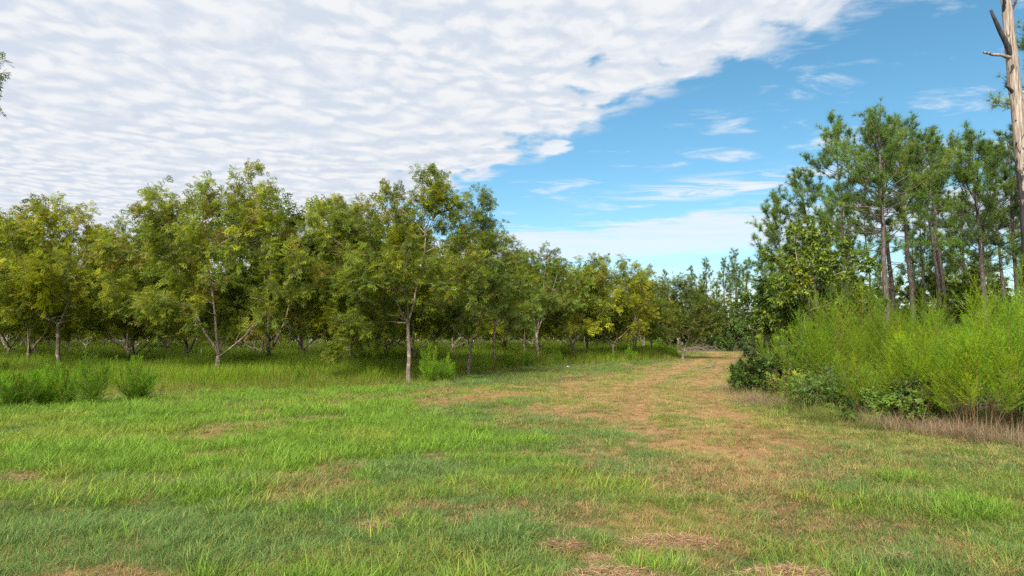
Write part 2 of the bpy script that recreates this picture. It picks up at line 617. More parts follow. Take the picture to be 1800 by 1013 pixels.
# ------------------------------------------------------------------ broadleaved trees
def pecan(name, seed, trunk, tips, fork=None, nfill=7, leaves=4200, pal=PAL_OLIVE, r0=0.14, tpl=T_PECAN, tscale=1.0, wts=W_STD,
          sec_step=0.28, parts=True, mat=M_PECAN, sec_len=1.5, bark=M_BARK, fill_z=(2.6, 5.0), fill_r=(2.2, 3.4), minz=1.65):
    """tree from a trunk polyline and the tips of its main limbs (all in metres from the base)"""
    rng = np.random.default_rng(seed)
    root = bpy.data.objects.new(name, None)
    C.objects.link(root)
    root.empty_display_size = 0.3
    trunk = np.array(trunk, float)
    n = 9
    t = np.linspace(0, 1, n)
    seg = np.linspace(0, 1, len(trunk))
    tp = np.stack([np.interp(t, seg, trunk[:, k]) for k in range(3)], 1)
    tp = wander(tp, 0.03, rng)
    tp[0] = trunk[0] - [0, 0, 0.12]
    tr = r0 * (1 - 0.28 * t)
    tr[0] *= 1.45; tr[1] *= 1.12
    mt = MB()
    tube(mt, tp, tr, 9, wob=0.14, rng=rng)
    LP, LD, LC = [], [], []          # leaf positions, directions, colours
    top = tp[-1]
    H = max(tt[2] for tt in tips)
    tips = [np.array(p, float) for p in tips]
    for k in range(nfill):
        a = rng.uniform(0, 2 * np.pi)
        rr = rng.uniform(*fill_r)
        tips.append(np.array([top[0] + math.cos(a) * rr, math.sin(a) * rr, rng.uniform(*fill_z)]))
    limbs = []
    # three or four scaffold limbs leave the trunk; the others branch from those
    az_ = [math.atan2(p_[1] - top[1], p_[0] - top[0]) for p_ in tips]
    order = sorted(range(len(tips)), key=lambda q_: az_[q_])
    ns_ = min(4, len(tips))
    scaf = [order[int((k_ + 0.5) * len(order) / ns_)] for k_ in range(ns_)]
    tips = [tips[q_] for q_ in scaf] + [tips[q_] for q_ in range(len(tips)) if q_ not in scaf]
    bones = []
    for i, tip in enumerate(tips):
        if i < ns_:
            st = tp[-1] if i < 2 else tp[rng.integers(n - 3, n)]
        else:
            cand = np.concatenate([b_[int(len(b_) * 0.18):max(2, int(len(b_) * 0.62))] for b_ in bones] + [tp[-1:]])
            dd_ = np.linalg.norm(cand - tip, axis=1) + 1.3 * np.maximum(0, cand[:, 2] - tip[2] + 0.5) + rng.uniform(0, 0.8, len(cand))
            st = cand[np.argmin(dd_)]
        L = np.linalg.norm(tip - st)
        out = tip - st
        out[2] = max(out[2] * 0.7, 0.35 * abs(L))
        out = norm(out)
        endd = norm((tip - st) * [0.6, 0.6, 0.3] + np.array([0, 0, 0.5 * L if tip[2] > 3.4 else (0.1 * L if tip[2] > 1.5 else -0.15 * L)]))
        pts = bez(st, st + out * L * 0.4, tip - endd * L * 0.3, tip, max(8, int(L * 2.4)))
        pts = wander(pts, 0.16, rng)
        m = len(pts)
        if i < ns_:
            bones.append(pts)
        lr = np.interp(np.linspace(0, 1, m), [0, 0.15, 1], [r0 * 0.50, r0 * 0.34, 0.008]) * ((0.72 if i < ns_ else 0.42) + 0.05 * L)
        mb = MB()
        tube(mb, pts, lr, 6, wob=0.1, rng=rng)
        ns = max(4, int(L / sec_step))
        for s in range(ns):
            ft = 0.22 + 0.78 * (s + rng.random()) / ns
            k = min(m - 2, int(ft * (m - 1)))
            p = pts[k] + (pts[k + 1] - pts[k]) * (ft * (m - 1) - k)
            tg = norm(pts[k + 1] - pts[k])
            rd = rng.normal(0, 1, 3); rd -= tg * rd.dot(tg); rd = norm(rd)
            if rng.random() < 0.6:
                o2 = p - np.array([top[0], top[1], p[2]])
                rd = norm(rd + 0.7 * norm(o2))
            sl = sec_len * (0.42 + 1.05 * (1 - ft) * rng.uniform(0.5, 1)) * rng.uniform(0.7, 1.25)
            sp = grow(p, tg * 0.65 + rd * 0.95, sl, 6, rng, up=0.05, jit=0.16)
            sr = np.linspace(max(0.006, lr[k] * 0.45), 0.004, 6)
            tube(mb, sp, sr, 3, rng=rng)
            hue = rng.choice(len(pal), p=wts)
            gain = rng.uniform(0.82, 1.2)
            nt = max(3, int(sl / 0.13))
            for q in range(nt):
                f2 = 0.15 + 0.85 * (q + rng.random()) / nt
                kk = min(4, int(f2 * 5))
                p2 = sp[kk] + (sp[kk + 1] - sp[kk]) * (f2 * 5 - kk)
                t2 = norm(sp[kk + 1] - sp[kk])
                rd2 = norm(rng.normal(0, 1, 3))
                l3 = rng.uniform(0.16, 0.42)
                tw = grow(p2, t2 * 0.6 + rd2 * 0.8, l3, 4, rng, up=0.06, jit=0.15)
                if parts:
                    sv = norm(np.cross(tw[-1] - tw[0], rng.normal(0, 1, 3))) * 0.005
                    mb.add([tw[0] + sv, tw[0] - sv, tw[-1]], [(0, 1, 2)])
                for z in range(rng.integers(4, 8)):
                    u_ = rng.random() ** 0.7 * 3
                    a_ = min(2, int(u_))
                    LP.append(tw[a_] + (tw[a_ + 1] - tw[a_]) * (u_ - a_))
                    LD.append(norm(tw[a_ + 1] - tw[a_]) * 0.6 + norm(rng.normal(0, 1, 3)) * 0.9 + np.array([0, 0, 0.1]))
                    c = pal[hue] if rng.random() < 0.68 else pal[rng.choice(len(pal), p=wts)]
                    LC.append(c * gain * rng.uniform(0.85, 1.15))
        limbs.append(mb)
    if parts:
        mt.build('trunk', bark, root, True)
        for mb in limbs:
            mb.build('limb', bark, root, True)
    else:
        for mb in limbs:
            mt.V += mb.V; mt.K += mb.K
            mt.T += [a + mt.n for a in mb.T]; mt.Q += [a + mt.n for a in mb.Q]
            mt.n += mb.n
        mt.build('trunk', bark, root, True)
    LP, LD, LC = np.array(LP), np.array(LD), np.array(LC)
    ok = LP[:, 2] > minz + 0.5 * vnoise(LP[:, 0], LP[:, 1], 0.8, seed)
    LP, LD, LC = LP[ok], LD[ok], LC[ok]
    if len(LP) > leaves:
        s = rng.choice(len(LP), leaves, replace=False)
        LP, LD, LC = LP[s], LD[s], LC[s]
    cr = MB()
    stamp(cr, tpl[0], tpl[1], LP, LD, tscale * rng.uniform(0.7, 1.15, len(LP)), LC, rng, droop=0.45, upmix=0.6, tt=tpl[2] if len(tpl) > 2 else None)
    cr.build('crown', mat, root)
    return root


# ------------------------------------------------------------------ pines
def tpl_tuft(seed, n=34, L=0.31, w=0.0125):
    r = np.random.default_rng(seed)
    V, T = [], []
    for k in range(n):
        th = r.uniform(0, 2 * np.pi)
        ph = math.acos(r.uniform(-0.25, 1.0))
        d = np.array([math.cos(ph) + 0.15, math.sin(ph) * math.cos(th), math.sin(ph) * math.sin(th)])
        d = norm(d)
        o = np.array([-0.10 * r.random(), 0, 0])
        s = norm(np.cross(d, r.normal(0, 1, 3)))
        l = L * r.uniform(0.75, 1.15)
        i = len(V)
        V += [o + s * w / 2, o - s * w / 2, o + d * l]
        T.append((i, i + 1, i + 2))
    return np.array(V), np.array(T)


TUFTS = [tpl_tuft(1), tpl_tuft(2)]
PAL_PINE = np.array([(0.062, 0.108, 0.020), (0.085, 0.138, 0.022), (0.115, 0.155, 0.020), (0.046, 0.082, 0.020)]) * 1.6


def pine(name, seed, H, r0, crown0, reach=2.4, nb=40, lean=(0, 0), tufts=520, stubs=8, tufts_scale=1.0, dense=1.0):
    rng = np.random.default_rng(seed)
    root = bpy.data.objects.new(name, None)
    C.objects.link(root)
    n = 22
    t = np.linspace(0, 1, n)
    tp = np.stack([lean[0] * t ** 1.5, lean[1] * t ** 1.5, t * H], 1)
    tp = wander(tp, 0.12, rng)
    tp[0] = (0, 0, -0.15)
    tr = r0 * (1 - t) ** 0.75 + 0.018
    tr[0] *= 1.35
    mb = MB()
    tube(mb, tp, tr, 8, wob=0.12, rng=rng)
    mb.build('trunk', M_PBARK, root, True)
    br = MB()
    P, D, K = [], [], []

    def at(z):
        k = min(n - 2, int(z / H * (n - 1)))
        f = z / H * (n - 1) - k
        return tp[k] * (1 - f) + tp[k + 1] * f
    for b in range(nb):
        f = ((b + rng.random()) / nb) ** 0.85
        z = crown0 + (H * 0.985 - crown0) * f
        prof = (0.55 + 0.45 * math.sin(min(1, f / 0.45) * math.pi / 2)) * (1 - max(0, f - 0.35) / 0.65 * 0.78)
        L = reach * prof * rng.uniform(0.6, 1.15)
        a = b * 2.4 + rng.normal(0, 0.5)
        el_ = np.interp(f, [0, 0.4, 1], [-0.02, 0.35, 1.05]) + rng.normal(0, 0.14)
        d = np.array([math.cos(a) * math.cos(el_), math.sin(a) * math.cos(el_), math.sin(el_)])
        pts = grow(at(z), d, L, 8, rng, up=0.07, jit=0.10)
        rb = np.linspace(max(0.014, r0 * 0.24 * prof), 0.008, 8)
        tube(br, pts, rb, 5, rng=rng)
        hue = PAL_PINE[rng.choice(4, p=[0.36, 0.3, 0.16, 0.18])] * rng.uniform(0.85, 1.15)
        nsb = max(3, int(L * 5.0 * dense))
        for s in range(nsb):
            ft = rng.uniform(0.32, 1.0) if s else 1.0
            k = min(6, int(ft * 7))
            p = pts[k] + (pts[k + 1] - pts[k]) * (ft * 7 - k)
            tg = norm(pts[min(k + 1, 7)] - pts[k])
            dd = norm(tg * 0.8 + norm(rng.normal(0, 1, 3)) * 0.85 + np.array([0, 0, 0.35]))
            l2 = rng.uniform(0.2, 0.75) * (0.6 + 0.4 * prof)
            sp = grow(p, dd, l2, 4, rng, up=0.14, jit=0.1)
            sv = norm(np.cross(sp[-1] - sp[0], rng.normal(0, 1, 3))) * 0.010
            br.add([sp[0] + sv, sp[0] - sv, sp[2] + sv * 0.6, sp[2] - sv * 0.6, sp[3]], [(2, 3, 4)], [(0, 1, 3, 2)])
            for q in (1.0, 0.72, 0.45)[:rng.integers(1, 4)]:
                kk = min(2, int(q * 3))
                P.append(sp[kk] + (sp[kk + 1] - sp[kk]) * (q * 3 - kk))
                D.append(norm(sp[-1] - sp[-2]) + np.array([0, 0, 0.3]) + rng.normal(0, 0.25, 3))
                K.append(hue * rng.uniform(0.8, 1.2))
    for s in range(stubs):
        z = rng.uniform(crown0 * 0.45, crown0 * 1.02)
        a = rng.uniform(0, 2 * np.pi)
        d = np.array([math.cos(a), math.sin(a), rng.uniform(-0.1, 0.35)])
        tube(br, grow(at(z), d, rng.uniform(0.3, 1.8), 5, rng, up=0.02, jit=0.16), np.linspace(0.022, 0.007, 5), 4, rng=rng)
    br.build('branches', M_PBARK, root, True)['kind'] = 'stuff'
    P, D, K = np.array(P), np.array(D), np.array(K)
    if len(P) > tufts:
        s = rng.choice(len(P), tufts, replace=False)
        P, D, K = P[s], D[s], K[s]
    cr = MB()
    h = len(P) // 2
    for tf, sl in ((TUFTS[0], slice(0, h)), (TUFTS[1], slice(h, None))):
        stamp(cr, tf[0], None, P[sl], D[sl], tufts_scale * rng.uniform(0.8, 1.25, len(P[sl])), K[sl], rng, droop=0.3, upmix=1.0, tt=tf[1])
    cr.build('crown', M_NEEDLE, root)
    return root


# ------------------------------------------------------------------ feathery dog fennel
def fennel(name, seed, h, stems, spread, start=0.42, bush=False, lime=1.0, branches=30, hues=((0.190, 0.300, 0.013), (0.135, 0.250, 0.018), (0.245, 0.315, 0.018))):
    """clump of upright stems carrying plumes of thread leaves from 'start' of their height"""
    rng = np.random.default_rng(seed)
    root = bpy.data.objects.new(name, None)
    C.objects.link(root)
    st, fo = MB(), MB()
    for s in range(stems):
        a = rng.uniform(0, 2 * np.pi)
        r = spread * math.sqrt(rng.random())
        hh = h * rng.uniform(0.66, 1.08) * (1 - 0.48 * (r / spread) ** 2)
        base = np.array([math.cos(a) * r * (0.15 if bush else 0.42), math.sin(a) * r * (0.15 if bush else 0.42), -0.06])
        tip = np.array([math.cos(a) * r * (1.15 if bush else 1.12), math.sin(a) * r * (1.15 if bush else 1.12), hh])
        m1 = base + np.array([0, 0, hh * 0.5]) + (tip - base) * [0.25, 0.25, 0]
        pts = wander(bez(base, base * 0.4 + m1 * 0.6, m1 * 0.4 + tip * 0.6 + [0, 0, -0.1], tip, 10), 0.05, rng)
        tube(st, pts, np.linspace(0.011, 0.003, 10), 4, rng=rng)
        nb = branches
        f = start + (1 - start) * (np.arange(nb) + rng.random(nb)) / nb
        k = np.minimum(8, (f * 9).astype(int))
        p = pts[k] + (pts[k + 1] - pts[k]) * (f * 9 - k)[:, None]
        tg = norm(pts[k + 1] - pts[k])
        aa = np.arange(nb) * 2.4 + rng.random(nb)
        g = (f - start) / (1 - start)
        bl = 0.62 * h / 2.2 * (0.45 + 0.55 * np.sin(np.clip(g * 1.8 + 0.2, 0, 1) * np.pi / 2)) * (1 - 0.78 * g ** 1.3) * rng.uniform(0.65, 1.3, nb)
        el_ = np.interp(g, [0, 1], [0.15, 0.95]) + rng.normal(0, 0.18, nb)
        bd = norm(np.stack([np.cos(aa) * np.cos(el_), np.sin(aa) * np.cos(el_), np.sin(el_)], 1) + tg * 0.3)
        hue = np.array(hues[rng.choice(3, p=[0.5, 0.3, 0.2])]) * rng.uniform(0.78, 1.2)
        # each branchlet: a spine sweeping upward, set with short threads
        nth = 34
        ft = (np.arange(nth) + rng.random(nth)) / nth
        bend = np.array([0, 0, 0.26])
        o = p[:, None] + bd[:, None] * (bl[:, None] * ft[None])[..., None] + bend * ((bl[:, None] * ft[None] ** 2)[..., None])
        o = o.reshape(-1, 3)
        sdir_ = norm(np.repeat(bd, nth, 0) + 2 * bend * np.tile(ft, nb)[:, None])
        dd = norm(sdir_ * 0.8 + rng.normal(0, 0.46, (nb * nth, 3)))
        ln = (np.repeat(bl, nth) * 0.11 + 0.045) * rng.uniform(0.6, 1.3, nb * nth) * (1.15 - 0.5 * np.tile(ft, nb))
        sd = norm(np.cross(dd, rng.normal(0, 1, (nb * nth, 3)))) * 0.0026
        V = np.stack([o + sd, o - sd, o + dd * ln[:, None]], 1)
        col = hue * lime * np.repeat(rng.uniform(0.75, 1.25, (nb, 1)), nth, 0) * rng.uniform(0.85, 1.15, (nb * nth, 1))
        fo.add(V.reshape(-1, 3), np.arange(nb * nth * 3).reshape(-1, 3), None, np.repeat(col, 3, 0))
        s2 = norm(np.cross(bd, rng.normal(0, 1, (nb, 3)))) * 0.003
        mid_ = p + bd * bl[:, None] * 0.5 + bend * bl[:, None] * 0.25
        e = p + bd * bl[:, None] + bend * bl[:, None]
        V = np.stack([p + s2, p - s2, mid_ - s2 * 0.7, mid_ + s2 * 0.7, e], 1)
        b_ = np.arange(nb) * 5
        fo.add(V.reshape(-1, 3), np.stack([b_ + 3, b_ + 2, b_ + 4], 1), np.stack([b_, b_ + 1, b_ + 2, b_ + 3], 1), np.repeat(hue[None] * 0.8, nb * 5, 0))
    st.build('stems', M_STEM, root, True)['kind'] = 'stuff'
    fo.build('foliage', M_FENNEL, root)
    return root


# ------------------------------------------------------------------ shrubs, brambles and weeds
def shrub(name, seed, rx, ry, h, leaves, pal, tpl, tscale=1.0, wts=W_STD, arch=0.0, stemr=0.010):
    rng = np.random.default_rng(seed)
    root = bpy.data.objects.new(name, None)
    C.objects.link(root)
    st = MB()
    P, D, K = [], [], []
    ncane = int(10 + 14 * rx)
    for c in range(ncane):
        a = rng.uniform(0, 2 * np.pi)
        r = math.sqrt(rng.random())
        b = np.array([math.cos(a) * r * rx * 0.75, math.sin(a) * r * ry * 0.75, -0.05])
        top = h * (1 - 0.55 * r * r) * rng.uniform(0.65, 1.1)
        e = np.array([math.cos(a) * r * rx * 1.1 + rng.normal(0, 0.2), math.sin(a) * r * ry * 1.1 + rng.normal(0, 0.2), top])
        e2 = e + np.array([math.cos(a), math.sin(a), 0]) * arch * rng.random() + [0, 0, -arch * 0.5]
        pts = wander(bez(b, b * 0.8 + e * [0.2, 0.2, 0.6], e, e2 if arch else e + [0, 0, 0.12], 9), 0.12, rng)
        tube(st, pts, np.linspace(stemr, 0.003, 9), 4, rng=rng)
        hue = rng.choice(len(pal), p=wts)
        gain = rng.uniform(0.8, 1.2)
        for q in range(14):
            f = rng.uniform(0.12, 1) * 8
            k = min(7, int(f))
            p = pts[k] + (pts[k + 1] - pts[k]) * (f - k)
            tw = grow(p, norm(rng.normal(0, 1, 3)) + [0, 0, 0.35], rng.uniform(0.15, 0.4), 4, rng, up=0.04)
            tube(st, tw, [0.004, 0.003, 0.003, 0.002], 3, rng=rng)
            for z in range(6):
                u_ = rng.random() * 3
                a_ = min(2, int(u_))
                P.append(tw[a_] + (tw[a_ + 1] - tw[a_]) * (u_ - a_))
                D.append(norm(rng.normal(0, 1, 3)) + norm(tw[-1] - tw[0]) * 0.6)
                K.append(pal[hue if rng.random() < 0.7 else rng.choice(len(pal), p=wts)] * gain * rng.uniform(0.85, 1.15))
    P, D, K = np.array(P), np.array(D), np.array(K)
    ok = P[:, 2] > 0.03
    P, D, K = P[ok], D[ok], K[ok]
    if len(P) > leaves:
        s = rng.choice(len(P), leaves, replace=False)
        P, D, K = P[s], D[s], K[s]
    st.build('stems', M_STEM, root, True)['kind'] = 'stuff'
    fo = MB()
    stamp(fo, tpl[0], tpl[1], P, D, tscale * rng.uniform(0.75, 1.25, len(P)), K, rng, droop=0.6, upmix=0.5)
    fo.build('foliage', M_SHRUB, root)
    return root


def weed(name, seed, h, stems, spread, pal, ll=0.09, lw=0.022, step=0.035):
    """upright leafy stems with narrow leaves all the way up"""
    rng = np.random.default_rng(seed)
    root = bpy.data.objects.new(name, None)
    C.objects.link(root)
    st, fo = MB(), MB()
    tv = np.concatenate([leaflet((0, 0, 0), (1, 0, 0), 1.0, lw / ll, curl=-0.35)])
    for s in range(stems):
        a = rng.uniform(0, 2 * np.pi); r = spread * math.sqrt(rng.random())
        b = np.array([math.cos(a) * r, math.sin(a) * r, -0.05])
        hh = h * rng.uniform(0.55, 1.05)
        pts = grow(b, (rng.normal(0, 0.12), rng.normal(0, 0.12), 1), hh, 8, rng, up=0.12, jit=0.06)
        tube(st, pts, np.linspace(0.007, 0.003, 8), 4, rng=rng)
        m = int(hh / step)
        f = np.linspace(0.1, 1, m) * 7
        k = np.minimum(6, f.astype(int))
        p = pts[k] + (pts[k + 1] - pts[k]) * (f - k)[:, None]
        aa = np.arange(m) * 2.4
        d = np.stack([np.cos(aa), np.sin(aa), 0.45 + rng.normal(0, 0.2, m)], 1)
        c = pal[rng.choice(len(pal), m)] * rng.uniform(0.8, 1.2, (m, 1))
        stamp(fo, tv, np.array([[0, 1, 2, 3]]), p, d, ll * rng.uniform(0.7, 1.2, m) * np.interp(f, [0, 5, 7], [1.1, 1, 0.6]), c, rng, droop=0.3, upmix=0.2)
    st.build('stems', M_STEM, root, True)['kind'] = 'stuff'
    fo.build('foliage', M_SHRUB, root)
    return root

# ================================================================== THE PLACE
# ------------------------------------------------------------------ ground sheet
def axis(lo, hi, fine_lo, fine_hi, step, grow_=1.16):
    a = list(np.arange(fine_lo, fine_hi + step / 2, step))
    s = step
    while a[-1] < hi:
        s *= grow_; a.append(a[-1] + s)
    s = step
    while a[0] > lo:
        s *= grow_; a.insert(0, a[0] - s)
    return np.array(a)


def ground_colour(x, y):
    dry = sstep(-path_d(x, y) + 1.6 * (fbm(x, y, 2.2, 21) - 0.5), -0.5, 0.9)
    patch = sstep(fbm(x, y, 1.3, 33), 0.60, 0.72)
    green = np.array([0.075, 0.095, 0.028]); straw = np.array([0.32, 0.190, 0.090])
    d = np.clip(np.maximum(dry, patch * 0.8), 0, 1)[..., None]
    c = green * (1 - d) + straw * d
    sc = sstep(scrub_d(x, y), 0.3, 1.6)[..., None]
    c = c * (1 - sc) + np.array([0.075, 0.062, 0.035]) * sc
    oc = sstep(orchard_d(x, y), 0, 1.0)[..., None]
    c = c * (1 - oc) + np.array([0.075, 0.080, 0.028]) * oc
    return c


gx = axis(-900, 900, -14, 14, 0.35)
gy = axis(-60, 1500, 1, 30, 0.35)
GX, GY = np.meshgrid(gx, gy)
gm = MB()
nx, ny = len(gx), len(gy)
ii, jj = np.meshgrid(np.arange(nx - 1), np.arange(ny - 1))
b0 = (jj * nx + ii).ravel()
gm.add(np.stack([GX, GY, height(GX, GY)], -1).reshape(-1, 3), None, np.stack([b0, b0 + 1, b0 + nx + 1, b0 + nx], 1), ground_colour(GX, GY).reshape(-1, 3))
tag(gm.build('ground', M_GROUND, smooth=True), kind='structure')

# dry mown track, a sheet just above the ground
sy = np.concatenate([np.arange(9.2, 30, 0.4), np.arange(30, 110, 1.0)])
cx = np.interp(sy, PATH_Y, PATH_X); hw = np.maximum(0.15, np.interp(sy, PATH_Y, PATH_W) - 0.4)
tt_ = np.linspace(-1, 1, 17)
edge_n = 1 + 0.22 * (fbm(sy * 1.0, sy * 0 + 4, 2.0, 8) - 0.5)[:, None]
PX = cx[:, None] + tt_[None] * (hw[:, None] * edge_n)
PY = np.broadcast_to(sy[:, None], PX.shape)
pm = MB()
a_, b_ = PX.shape
ii, jj = np.meshgrid(np.arange(b_ - 1), np.arange(a_ - 1))
b0 = (jj * b_ + ii).ravel()
pz = height(PX, PY) + 0.005 - 0.05 * np.abs(tt_)[None] ** 8 - 0.05 * sstep(11.0 - PY, 0, 1.5)
pcol = ground_colour(PX, PY)
pm.add(np.stack([PX, PY, pz], -1).reshape(-1, 3), None, np.stack([b0, b0 + 1, b0 + b_ + 1, b0 + b_], 1), pcol.reshape(-1, 3))
tag(pm.build('path', M_GROUND, smooth=True), kind='structure')


# ------------------------------------------------------------------ grasses: blades in tufts, scattered point by point
def tuft(name, seed, n, hmin, hmax, rad, width, lean, straw=0.15, flat=0.0, segs=3):
    r = np.random.default_rng(seed)
    mb = MB()
    for k in range(n):
        a = r.uniform(0, 2 * np.pi); q = rad * math.sqrt(r.random())
        b = np.array([math.cos(a) * q, math.sin(a) * q, -0.012])
        L = r.uniform(hmin, hmax)
        a2 = a + r.normal(0, 0.9)
        tilt = abs(r.normal(0, lean)) + flat
        d = np.array([math.cos(a2) * math.sin(tilt), math.sin(a2) * math.sin(tilt), math.cos(tilt)])
        bend = r.uniform(0.25, 0.9) * lean * 1.4
        s = np.array([-math.sin(a2 + r.normal(0, 0.5)), math.cos(a2), 0.0])
        t = np.linspace(0, 1, segs + 1)
        out = np.array([math.cos(a2), math.sin(a2), 0])
        pts = b + d * (L * t)[:, None] + out * (bend * L * t ** 2)[:, None] - np.array([0, 0, 1]) * (0.45 * bend * L * t ** 2.2)[:, None]
        pts[:, 2] = np.maximum(pts[:, 2], -0.012 + 0.008 * t)
        w_ = width * r.uniform(0.7, 1.3) * (1 - t ** 1.8)
        V, Q = [], []
        for i in range(segs):
            V += [pts[i] + s * w_[i] / 2, pts[i] - s * w_[i] / 2]
        V.append(pts[-1])
        for i in range(segs - 1):
            Q.append((2 * i, 2 * i + 1, 2 * i + 3, 2 * i + 2))
        m = len(V)
        g = r.uniform(0.72, 1.28)
        tint = np.array([2.3, 1.25, 1.6]) * g if r.random() < straw else np.array([g, g, g])
        mb.add(V, [(m - 3, m - 2, m - 1)], Q, tint)
    me = mb.mesh(name, M_GRASS)
    return bpy.data.objects.new(name, me)


def scatter(name, pts, size, idx, col, sources, label=None, cat='grass', tilt=0.12):
    coll = bpy.data.collections.new(name + '_sources')
    for o in sources:
        coll.objects.link(o)
    n = len(pts)
    r = np.random.default_rng(n)
    me = bpy.data.meshes.new(name)
    me.vertices.add(n)
    me.vertices.foreach_set('co', pts.astype(np.float32).ravel())
    rot = np.stack([r.normal(0, tilt, n), r.normal(0, tilt, n), r.uniform(0, 6.283, n)], 1)
    a = me.attributes.new('rot', 'FLOAT_VECTOR', 'POINT'); a.data.foreach_set('vector', rot.astype(np.float32).ravel())
    a = me.attributes.new('siz', 'FLOAT', 'POINT'); a.data.foreach_set('value', np.asarray(size, np.float32))
    a = me.attributes.new('idx', 'INT', 'POINT'); a.data.foreach_set('value', np.asarray(idx, np.int32))
    a = me.attributes.new('gcol', 'FLOAT_COLOR', 'POINT')
    a.data.foreach_set('color', np.concatenate([col, np.ones((n, 1))], 1).astype(np.float32).ravel())
    me.materials.append(M_GRASS)
    o = link(name, me)
    ng = bpy.data.node_groups.new(name, 'GeometryNodeTree')
    ng.interface.new_socket('Geometry', in_out='INPUT', socket_type='NodeSocketGeometry')
    ng.interface.new_socket('Geometry', in_out='OUTPUT', socket_type='NodeSocketGeometry')
    N = ng.nodes
    gi, go = N.new('NodeGroupInput'), N.new('NodeGroupOutput')
    ip = N.new('GeometryNodeInstanceOnPoints')
    ci = N.new('GeometryNodeCollectionInfo')
    ci.inputs['Collection'].default_value = coll
    ci.inputs['Separate Children'].default_value = True
    ci.inputs['Reset Children'].default_value = True

    def na(nm, dt):
        q = N.new('GeometryNodeInputNamedAttribute'); q.data_type = dt
        q.inputs['Name'].default_value = nm
        return q.outputs['Attribute']
    L = ng.links.new
    L(gi.outputs[0], ip.inputs['Points']); L(ci.outputs[0], ip.inputs['Instance'])
    ip.inputs['Pick Instance'].default_value = True
    L(na('idx', 'INT'), ip.inputs['Instance Index'])
    L(na('rot', 'FLOAT_VECTOR'), ip.inputs['Rotation'])
    L(na('siz', 'FLOAT'), ip.inputs['Scale'])
    L(ip.outputs[0], go.inputs[0])
    md = o.modifiers.new('scatter', 'NODES')
    md.node_group = ng
    tag(o, label, cat, kind='stuff')
    return o


def rnd_points(n, x0, x1, y0, y1, seed):
    r = np.random.default_rng(seed)
    return r.uniform(x0, x1, n), r.uniform(y0, y1, n)


def wedge(density, y0, y1, seed, slope=0.80, marg=2.0):
    """even random points over the wedge of ground in front of the viewer"""
    xm = slope * y1 + marg
    n = int(density * 2 * xm * (y1 - y0))
    x, y = rnd_points(n, -xm, xm, y0, y1, seed)
    k = np.abs(x) < slope * y + marg
    return x[k], y[k]


# --- mown field
SHORT = [tuft('turf_a%d' % i, 10 + i, 30, 0.03, 0.115, 0.085, 0.0038, 0.8, 0.20) for i in range(4)]
LONG = [tuft('turf_b%d' % i, 30 + i, 20, 0.06, 0.19, 0.085, 0.0055, 0.65, 0.0, segs=4) for i in range(3)]
DRY = [tuft('turf_c%d' % i, 50 + i, 30, 0.04, 0.10, 0.10, 0.0040, 0.6, 0.0, flat=0.5) for i in range(3)]

X, Y, S = [], [], []
for dens, y0, y1, sc_, sd in ((330, 2.2, 8, 0.9, 1), (230, 8, 14, 1.0, 2), (120, 14, 24, 1.15, 3), (34, 24, 45, 1.5, 4), (11, 45, 112, 2.1, 5)):
    x, y = wedge(dens, y0, y1, sd, 0.80, 2.0 if y1 < 20 else 1.0)
    X.append(x); Y.append(y); S.append(np.full(len(x), sc_))
X, Y, S = np.concatenate(X), np.concatenate(Y), np.concatenate(S)
keep = (orchard_d(X, Y) < 0.6) & (scrub_d(X, Y) < 0.7)
X, Y, S = X[keep], Y[keep], S[keep]
r = np.random.default_rng(99)
n = len(X)
pd = path_d(X, Y)
n1, n2, n3, n4 = fbm(X, Y, 2.4, 21), fbm(X, Y, 1.1, 33), fbm(X, Y, 5.0, 61), fbm(X, Y, 0.7, 71)
n5, n6 = vnoise(X, Y, 0.22, 95), fbm(X, Y, 1.5, 97)
off = X - np.interp(Y, PATH_Y, PATH_X)
dry = sstep(-pd + 6.0 * (n1 - 0.5) + 3.0 * (n4 - 0.5) + 1.6 * (n5 - 0.5), -2.4, 1.25)   # the tan track and its ragged edge
rut = np.exp(-((np.abs(off - 0.5) - 0.95) / 0.30) ** 2) * sstep(Y, 9, 12)                   # two wheel ruts
mid_ = np.exp(-((off - 0.5) / 0.5) ** 2) * sstep(Y, 17, 26) + np.exp(-((np.abs(off - 0.3) - 2.2) / 0.5) ** 2) * sstep(Y, 20, 30)
dry = dry * (1 - 0.85 * sstep(fbm(X, Y, 1.7, 81) + 0.2 * (n5 - 0.5), 0.56, 0.68))      # green islands on it
dry = dry * (1 - 0.85 * np.clip(mid_, 0, 1))
dry = np.maximum(dry, 0.97 * rut * sstep(n1, 0.15, 0.4))
east = sstep(X, 0.8, 4.5) * sstep(-scrub_d(X, Y), 7.0, 1.5) * sstep(Y + 3.0 * (n1 - 0.5), 6.6, 10.0)   # yellowish verge beside the scrub
dry = np.maximum(dry, 0.88 * east * sstep(n1 + 0.3 * (n4 - 0.5), 0.22, 0.50))
dry = np.maximum(dry, sstep(n2 + 0.22 * (n5 - 0.5), 0.57, 0.70) * 0.85)               # small dead patches everywhere
strip = np.exp(-((orchard_d(X, Y) + 1.0) / 0.9) ** 2) * sstep(n1, 0.30, 0.5) * (X < -1)
dry = np.maximum(dry, strip * 0.9)                                                    # dead strip in front of the orchard grass
zone = sstep(-X - 0.42 * (Y - 14), -3.0, 3.0) * sstep(Y, 6.0, 10.5)
zone = np.maximum(zone, 0.55 * sstep(-X, 1.5, 4.5))
lush = sstep(zone + 1.5 * (n6 - 0.5) + 0.7 * (n4 - 0.5), 0.42, 0.86) * (1 - dry)
lush = np.maximum(lush, 0.9 * sstep(fbm(X, Y, 0.9, 91), 0.68, 0.75) * (1 - dry))
u = r.random(n)
isdry = u < dry * 0.88
